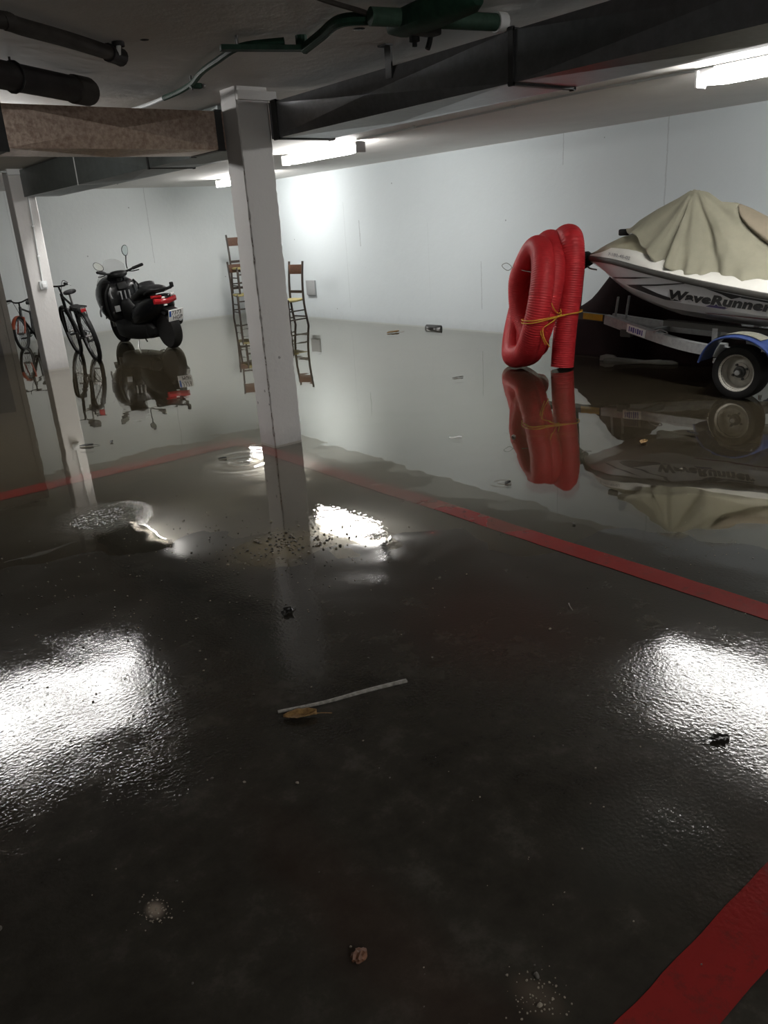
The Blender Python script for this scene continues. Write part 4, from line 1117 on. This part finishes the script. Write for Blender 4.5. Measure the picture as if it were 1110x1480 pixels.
def sub(vs, fs):
    used = sorted({k for f in fs for k in f}); mp = {k: i for i, k in enumerate(used)}
    return MB().add([vs[k] for k in used], [[mp[k] for k in f] for f in fs])


for nm, fs, mat in (('skirt', faces_a, M_canvas), ('seat_panel', faces_b, M_canvas_b)):
    o = sub(verts, fs).build(nm, mat, cover, 80)
    md = o.modifiers.new('thickness', 'SOLIDIFY'); md.thickness = .004
# trailer
tr = thing('boat_trailer', (XC, Y0, 0), 0, 'galvanised jet ski trailer with blue mudguards and a yellow marker, under the jet ski', 'trailer')
for sg in (-1, 1):
    pp = [(sg * .05, 2.60, .475), (sg * .22, 2.06, .40), (sg * .42, 1.42, .335), (sg * .46, .7, .30), (sg * .46, -.25, .275)]
    m = MB()
    q = smooth_path(pp, 5)
    s_ = []
    for k, p in enumerate(q):
        d = (q[min(k + 1, len(q) - 1)] - q[max(k - 1, 0)]).normalized(); x = d.cross(Vector((0, 0, 1))).normalized(); up = x.cross(d)
        s_.append([p + x * a * .028 + up * b * .045 for a, b in ((-1, -1), (1, -1), (1, 1), (-1, 1))])
    m.loft(s_).build('side_rail', M_galv, tr, 30)
    MB().bevbox((sg * .44, 1.16, .335), (.09, .10, .11), .008).build('clamp_plate', M_galv, tr)
    MB().tube([(sg * .44, 1.2, .26), (sg * .44, 1.2, .22)], [.014, .018], 8).build('clamp_bolt', M_chrome, tr)
    MB().bar((sg * .44, 1.08, .285), (sg * .46, .86, .25), .05, .06).build('spring_hanger', M_galv, tr)
    MB().bar((sg * .34, 1.75, .52), (sg * .34, -.1, .45), .09, .05).build('bunk_rail', M_bumper, tr)
    for y, z in ((1.25, .50), (.45, .47)):
        MB().bar((sg * .36, y, .30), (sg * .36, y, z), .05, .05, (0, 1, 0)).build('bunk_post', M_galv, tr)
    # mudguard: a flat-topped arch with rolled edge
    arch = [(.64 - .06, .26), (.60, .36), (.66, .425), (.76, .475), (.88, .495), (1.0, .482), (1.09, .44), (1.155, .36), (1.19, .27)]
    arch = [(y + .0, z) for y, z in arch]
    ps = smooth_path([(0, y, z) for y, z in arch], 4)
    s_ = [[Vector((sg * xo, p.y + nx_ * k, p.z + nz_ * k)) for xo, k in ((.72, -.012), (.72, .0), (.70, .010), (.50, .014), (.50, .004), (.70, -.002))] for p, nx_, nz_ in [(p, 0 if abs(p.y - .885) < .1 else math.copysign(.7, p.y - .885), 1 if abs(p.y - .885) < .1 else .7) for p in ps]]
    fd = MB().loft(s_).build('mudguard', M_fender, tr, 50)
    MB().tube([Vector((sg * .722, p.y, p.z - .004)) for p in ps], .009, 8).build('rolled_edge', M_fender, fd)
    s2 = []
    for p in ps[10:26]: s2.append([Vector((sg * xo, p.y, p.z + k)) for xo, k in ((.52, .018), (.60, .0195), (.675, .018), (.60, .016))])
    tag(MB().loft(s2).build('dust_film', M_dust, fd, 50), 'grey dust on the crown')
    for y, z in ((1.19, .29), (1.185, .36)): MB().lathe([(.012, 0), (.012, .006), (0, .009)], (sg * .60, y + .012, z), (0, 1, 0), 8).build('bolt', M_chrome, fd)
    MB().lathe([(.010, 0), (.008, .006), (0, .007)], (sg * .725, .66, .40), (sg, 0, 0), 8).build('bolt', M_chrome, fd)
    # wheel
    c = (sg * .60, .88, .20); ax = (sg, 0, 0)
    ty = MB().lathe([(.135, -.075), (.20, -.082), (.216, -.06), (.22, 0), (.216, .06), (.205, .08), (.17, .086), (.145, .075), (.135, .06)], c, ax, 44, closed=True).build('tyre', M_tyre, tr, 40)
    MB().lathe([(.152, .072), (.15, .078), (.138, .07), (.128, .02), (.122, -.005), (.10, .0), (.075, .004), (.072, .012), (.05, .012), (.03, .012), (0, .012)], c, ax, 36, cap0=False).build('rim', M_rim, ty, 40)
    MB().lathe([(.05, .01), (.046, .03), (.03, .034), (.03, .05), (.022, .058), (0, .06)], c, ax, 18).build('hub', M_hub, ty)
    MB().lathe([(.022, .058), (.02, .066), (0, .068)], c, ax, 14).build('hub_cap', M_galv, ty)
    for k in range(4):
        a = pi / 4 + k * pi / 2 + .3; MB().lathe([(.011, .008), (.010, .026), (0, .028)], (c[0], c[1] + .062 * cos(a), c[2] + .062 * sin(a)), ax, 6).build('wheel_nut', M_hub, ty)
MB().bar((-.62, .88, .20), (.62, .88, .20), .05, .05).build('axle', M_galv, tr)
for y, z in ((2.06, .385), (.2, .29)): MB().bar((-.45 if y < 1 else -.22, y, z), (.45 if y < 1 else .22, y, z), .05, .05).build('cross_member', M_galv, tr)
MB().bar((0, 2.62, .475), (0, 3.55, .52), .06, .07).build('drawbar', M_bumper, tr)
tag(MB().bar((-.034, 2.66, .482), (-.034, 2.90, .494), .006, .062, (0, 0, 1)).build('marker_tape', M_yellow, tr), 'yellow reflective strip')
MB().loft([sup(0, y, z, hw, hh, 3, 14) for y, z, hw, hh in ((3.45, .52, .04, .05), (3.6, .525, .05, .045), (3.72, .53, .045, .04), (3.78, .53, .02, .03))]).build('coupling_head', M_bumper, tr, 50)
rot = Matrix.Rotation(radians(-17), 3, 'Z') @ Matrix.Rotation(radians(7.5), 3, 'X')
st0 = Vector((-.232, 2.13, .408))
sk = MB().bevbox(st0, (.006, .27, .075), .002, rot).build('marker_plate', M_plate, tr); tag(sk, 'small white plate with purple print')
for k in range(7):
    MB().box(st0 + rot @ Vector((-.0035, .095 - .031 * k, .0)), (.002, .022 if k % 3 else .014, .042 if k % 2 else .05), rot).build('print', M_purple, sk, 0)
MB().tube(smooth_path([(-.33, 1.88, .42), (-.34, 1.80, .45), (-.35, 1.72, .43), (-.34, 1.78, .415)], 5, closed=True), .005, 6, closed=True).build('strap_ring', M_steel, tr)
MB().bevbox((-.16, 2.28, .37), (.06, .12, .07), .01).build('rail_bracket', M_bumper, tr)
# winch post with bow stop
MB().bar((0, 3.02, .50), (0, 2.98, .94), .07, .06, (0, 1, 0)).build('winch_post', M_bumper, tr)
MB().loft([sup(0, y, z, hw, hh, 2.4, 14) for y, z, hw, hh in ((2.84, 1.05, .05, .05), (2.9, 1.05, .08, .08), (3.0, 1.02, .08, .09), (3.08, .96, .06, .08), (3.12, .93, .02, .04))]).build('bow_stop', M_black, tr, 50)
MB().tube([(-.08, 3.06, .86), (.08, 3.06, .86)], .055, 14).build('winch_drum', M_black, tr)
MB().tube(smooth_path([(-.04, 3.05, .86), (-.06, 2.98, .78), (-.07, 2.96, .72), (-.02, 3.0, .68)], 5), .006, 6).build('winch_strap', M_wire, tr)
for x, y in ((-.05, 2.5), (.06, 2.45)): MB().bar((x, y, .48), (x - .03, y - .05, .70), .02, .012).build('stay', M_galv, tr)

# dark covered heap between the trailer and the wall
tp = MB(); secs = []
for i in range(25):
    y = 4.05 + 2.0 * i / 24; k = sin(pi * min(1, max(0, (i + .5) / 25))) ** .45; ht = 1.04 * k * (.86 + .14 * sin(i * .5 + 1)); hw = .40 * (.7 + .3 * k); q = []
    for j in range(25):
        a = pi * j / 24; rr = 1 + .05 * mnoise.noise(Vector((y * 5, a * 3, 0)))
        q.append(Vector((7.72 - hw * math.copysign(abs(cos(a)) ** .7, cos(a)) * rr, y, -.018 + ht * abs(sin(a)) ** .6 * rr)))
    secs.append(q)
tag(tp.loft(secs).build('covered_heap', M_tarp, None, 60), 'black maroon tarpaulin heap in shadow between the trailer and wall', 'tarpaulin')

# ------------------------------------------------------------------ litter on the floor


def on(x, y, d=0.0):
    return Vector((x, y, max(slab_z(x, y), -.001) + d))


def strip_(name, pts, wd, mat, label, cat, th=.006):
    c = [on(x, y, th / 2 + .001) for x, y in pts]; q = smooth_path(c, 8); secs = []
    o = q[0].copy(); q = [p - o for p in q]; rnd = random.Random(3)
    for k, p in enumerate(q):
        d = (q[min(k + 1, len(q) - 1)] - q[max(k - 1, 0)]).normalized(); x = Vector((-d.y, d.x, 0)); t = k / (len(q) - 1); ww = wd * (.62 + .5 * t) * (1 + rnd.uniform(-.06, .06))
        secs.append([p + x * a * ww / 2 + Vector((0, 0, b)) for a, b in ((-1, -th / 2), (-1, th * .3), (-.4, th * .7), (-.1, th * .1), (.2, th * .6), (1, th * .4), (1, -th / 2))])
    return tag(MB().loft(secs).build(name, mat, None, 30, o), label, cat)


strip_('wood_strip', [(1.045, 1.988), (1.189, 1.925), (1.332, 1.88), (1.473, 1.832)], .016, M_strip, 'long pale weathered strip lying on the dark floor in the foreground', 'strip')


def leaf(x, y, ln, wd, rz, mat, label, curl=.25, stem=True, cat='leaf', lobes=0, lift=.002):
    root = thing('fallen_leaf', on(x, y, lift), rz, label, cat); m = MB(); vs = []; nL, nW = 12, 6
    for i in range(nL + 1):
        t = i / nL; w = wd * (sin(pi * min(1, t * .95 + .03)) ** .7) * (1 + (.35 * sin(t * pi * lobes * 2) if lobes else 0))
        for j in range(nW + 1):
            q = -1 + 2 * j / nW
            vs.append((ln * (t - .5), q * w / 2, curl * wd * q * q * (.4 + .6 * t) + .0 + .03 * ln * (1 + mnoise.noise(Vector((t * 6, q * 3, x * 9))))))
    m.add(vs, [(i * (nW + 1) + j, (i + 1) * (nW + 1) + j, (i + 1) * (nW + 1) + j + 1, i * (nW + 1) + j + 1) for i in range(nL) for j in range(nW)])
    o = m.build('blade', mat, root, 60); md = o.modifiers.new('thickness', 'SOLIDIFY'); md.thickness = .0012
    if stem: MB().tube(smooth_path([(ln * .45, 0, .008), (ln * .7, .01 * ln, .006), (ln * .95, 0, .003)], 4), .0015, 6).build('stem', mat, root)
    return root


leaf(1.085, 1.915, .11, .05, radians(-35), M_leaf_b, 'curled brown dry leaf tucked under the pale strip in the foreground', .35)
leaf(1.934, .94, .06, .034, radians(150), M_leaf_k, 'black wet leaf in the glare at the right', .3, lobes=3)
leaf(1.458, 2.58, .06, .045, radians(20), M_leaf_k, 'small dark crumpled leaf right of the middle left gravel', .4, lobes=2)
leaf(1.878, 6.209, .11, .05, radians(-35), M_leaf_k, 'dark leaf pair floating left, beyond the left red line', .3)
leaf(7.461, 9.123, .19, .10, radians(-20), M_leaf_b, 'yellow brown leaf floating near the long white wall', .2)
leaf(4.572, 2.959, .07, .05, radians(10), M_leaf_b, 'brown leaf floating on the reflection of the jet ski', .3)
leaf(4.97, 2.83, .10, .03, radians(80), M_leaf_k, 'small dark leaf floating before the trailer wheel', .3, stem=False)
leaf(2.06, 6.15, .05, .03, radians(60), M_leaf_k, 'tiny dark leaf floating by the curled pair at left', .4, stem=False)
leaf(2.43, 4.98, .06, .03, radians(-35), M_leaf_k, 'small dark leaf beside the left red line near the pillar', .3, stem=False)
leaf(5.52, 5.75, .12, .03, radians(-20), M_leaf_k, 'dark sliver of leaf on the water left of the hose', .2, stem=False)
leaf(3.33, 3.06, .05, .035, radians(0), M_leaf_k, 'dark leaf lying on the grey patch right of the long red line', .3, stem=False)

bg = thing('dark_rag', (8.04, 8.86, -.018), radians(95), 'small black rag against the foot of the long white wall', 'rag')
MB().loft([[Vector((x, y * k, z)) for y, z in ((-.07, 0), (-.06, .05), (-.02, .075), (.03, .06), (.06, .045), (.07, 0))] for x, k in ((-.15, .4), (-.1, .9), (-.02, 1), (.07, .9), (.13, .8), (.16, .4))]).build('cloth', M_leaf_k, bg, 50)

sl = thing('paper_scrap', on(3.882, 4.081, .001), radians(-45), 'white paper scrap floating right of the near pillar', 'scrap')
MB().loft([[Vector((x, y, .001 + .004 * sin(x * 60) + .003 * (y > 0))) for y in (-.014, -.005, .006, .013)] for x in (-.05, -.03, 0, .02, .045)], closed=False).build('sheet', M_white_pl, sl, 0)

db = thing('plastic_channel', (7.22, 4.78, -.02), atan2(-.53, .21), 'grey broken channel lying in the water under the trailer', 'debris')
MB().loft([[Vector((x, y, z * k)) for y, z in ((-.05, 0), (-.05, .05), (-.03, .055), (-.02, .02), (.03, .02), (.035, .045), (.05, .04), (.05, 0))] for x, k in ((-.36, 1.0), (-.3, 1.2), (-.1, .9), (.05, .6), (.2, .8), (.34, .75), (.4, .4))]).build('channel', mk('grey plastic', (.30, .30, .27), .5, var=.3), db, 30)
MB().loft([[Vector((x, y, z * k)) for y, z in ((-.05, .03), (-.03, .09), (.03, .08), (.05, .03))] for x, k in ((-.40, .8), (-.34, 1.0), (-.26, .9), (-.22, .4))]).build('raised_end', mk('grey plastic end', (.34, .34, .31), .5, var=.3), db, 40)

lp = thing('brown_lump', on(.684, 1.07), 0, 'brown curled lump near the bottom centre of the floor', 'debris')
MB().ball((0, 0, .008), (.018, .014, .012), 3, .22, 5).build('crust', M_lump, lp)
tw = thing('twig', on(2.304, 1.781, .003), radians(55), 'thin pale twig standing in the film left of the right glare', 'twig')
MB().tube(smooth_path([(-.025, 0, 0), (0, .004, .006), (.03, 0, .004)], 4), .0016, 6).build('stalk', M_strip, tw)

# grit washed in with the flood: larger stones one by one, the fine grains as one drift
rnd = random.Random(11)
stones = [(1.782, 3.396, .013, 0, 'white pebble left of the gravel drift'), (1.86, 3.385, .013, 0, 'white angular pebble at the top of the gravel drift'), (.897, 1.645, .0055, 0, 'pale pebble below the strip, lower left of centre'), (.724, 1.836, .005, 1, 'dark pebble left below the strip'),
          (2.105, 1.723, .006, 0, 'pale pebble left of the right glare'), (.099, 1.695, .009, 1, 'brown stone at the lower left edge'), (.932, .786, .008, 1, 'dirty stone near the bottom right of centre'), (.887, .739, .007, 0, 'pale crumb at the bottom edge, right of centre'),
          (3.05, 2.35, .012, 1, 'dark pebble on the far side of the long red line'), (4.20, 2.45, .012, 0, 'pale pebble in the shallow water at the right edge'), (4.14, 3.75, .02, 1, 'dark pebble floating scum left of the reflected hose'), (2.05, 3.02, .009, 1, 'dark pebble beside the lamp reflection')]
for k, (x, y, r, dk, lb) in enumerate(stones):
    root = thing('pebble', on(x, y), rnd.uniform(0, 6), lb, 'stone')
    MB().ball((0, 0, r * .4), (r, r * .75, r * .6), 2, .18, k).build('stone', M_stone_d if dk else M_stone, root, 50)
g1, g2 = MB(), MB()
for k in range(760):
    if k < 150: x, y = rnd.gauss(1.90, .13), rnd.gauss(3.24, .10)
    elif k < 230: x, y = rnd.gauss(1.95, .35), rnd.gauss(3.1, .45)
    elif k < 520: x, y = rnd.uniform(.45, 1.9), rnd.gauss(3.3, .65)
    elif k < 590: x, y = rnd.uniform(2.85, 3.5), rnd.gauss(1.75, .2)
    else:
        d = rnd.uniform(1.1, 5.0); a = rnd.uniform(.15, 1.25); x, y = d * sin(a), d * cos(a)
    r = rnd.uniform(.0022, .0065) * (1.45 if k < 150 else .8 if k < 520 else .6)
    p = on(x, y); (g1 if rnd.random() < .45 else g2).ball((p.x, p.y, p.z + r * .35), (r, r * rnd.uniform(.6, 1), r * .65), 1, .2, k)
for k in range(140):
    x, y = (rnd.gauss(.40, .022), rnd.gauss(1.50, .03)) if k < 70 else (rnd.gauss(.91, .035), rnd.gauss(.76, .04))
    r = rnd.uniform(.0008, .0028); p = on(x, y); g1.ball((p.x, p.y, p.z + r * .3), (r, r, r * .7), 1, .2, k)
tag(g1.build('pale_grit', M_stone, None, 50), 'scattered pale sandy grit, thickest left of the lamp reflection', 'grit', kind='stuff')
tag(g2.build('dark_grit', M_stone_d, None, 50), 'scattered dark wet grit over the near floor', 'grit', kind='stuff')

# froth where a ceiling drip strikes the flood
fr_m = mk('pale froth', (0.55, 0.56, 0.55), 0.12, spec=0.8)
fb = MB()
for k in range(190):
    a = rnd.uniform(0, 2 * pi); q = sqrt(rnd.random()); x = 1.325 + .15 * q * cos(a) + .04 * q * sin(a); y = 4.43 + .17 * q * sin(a)
    r = rnd.uniform(.0018, .0055); fb.ball((x, y, r * .2), (r * rnd.uniform(.9, 1.8), r, r * .55), 1, .1, k)
tag(fb.build('drip_froth', fr_m, None, 60), 'patch of sparkling froth on the water left of the near pillar', 'froth', kind='stuff')
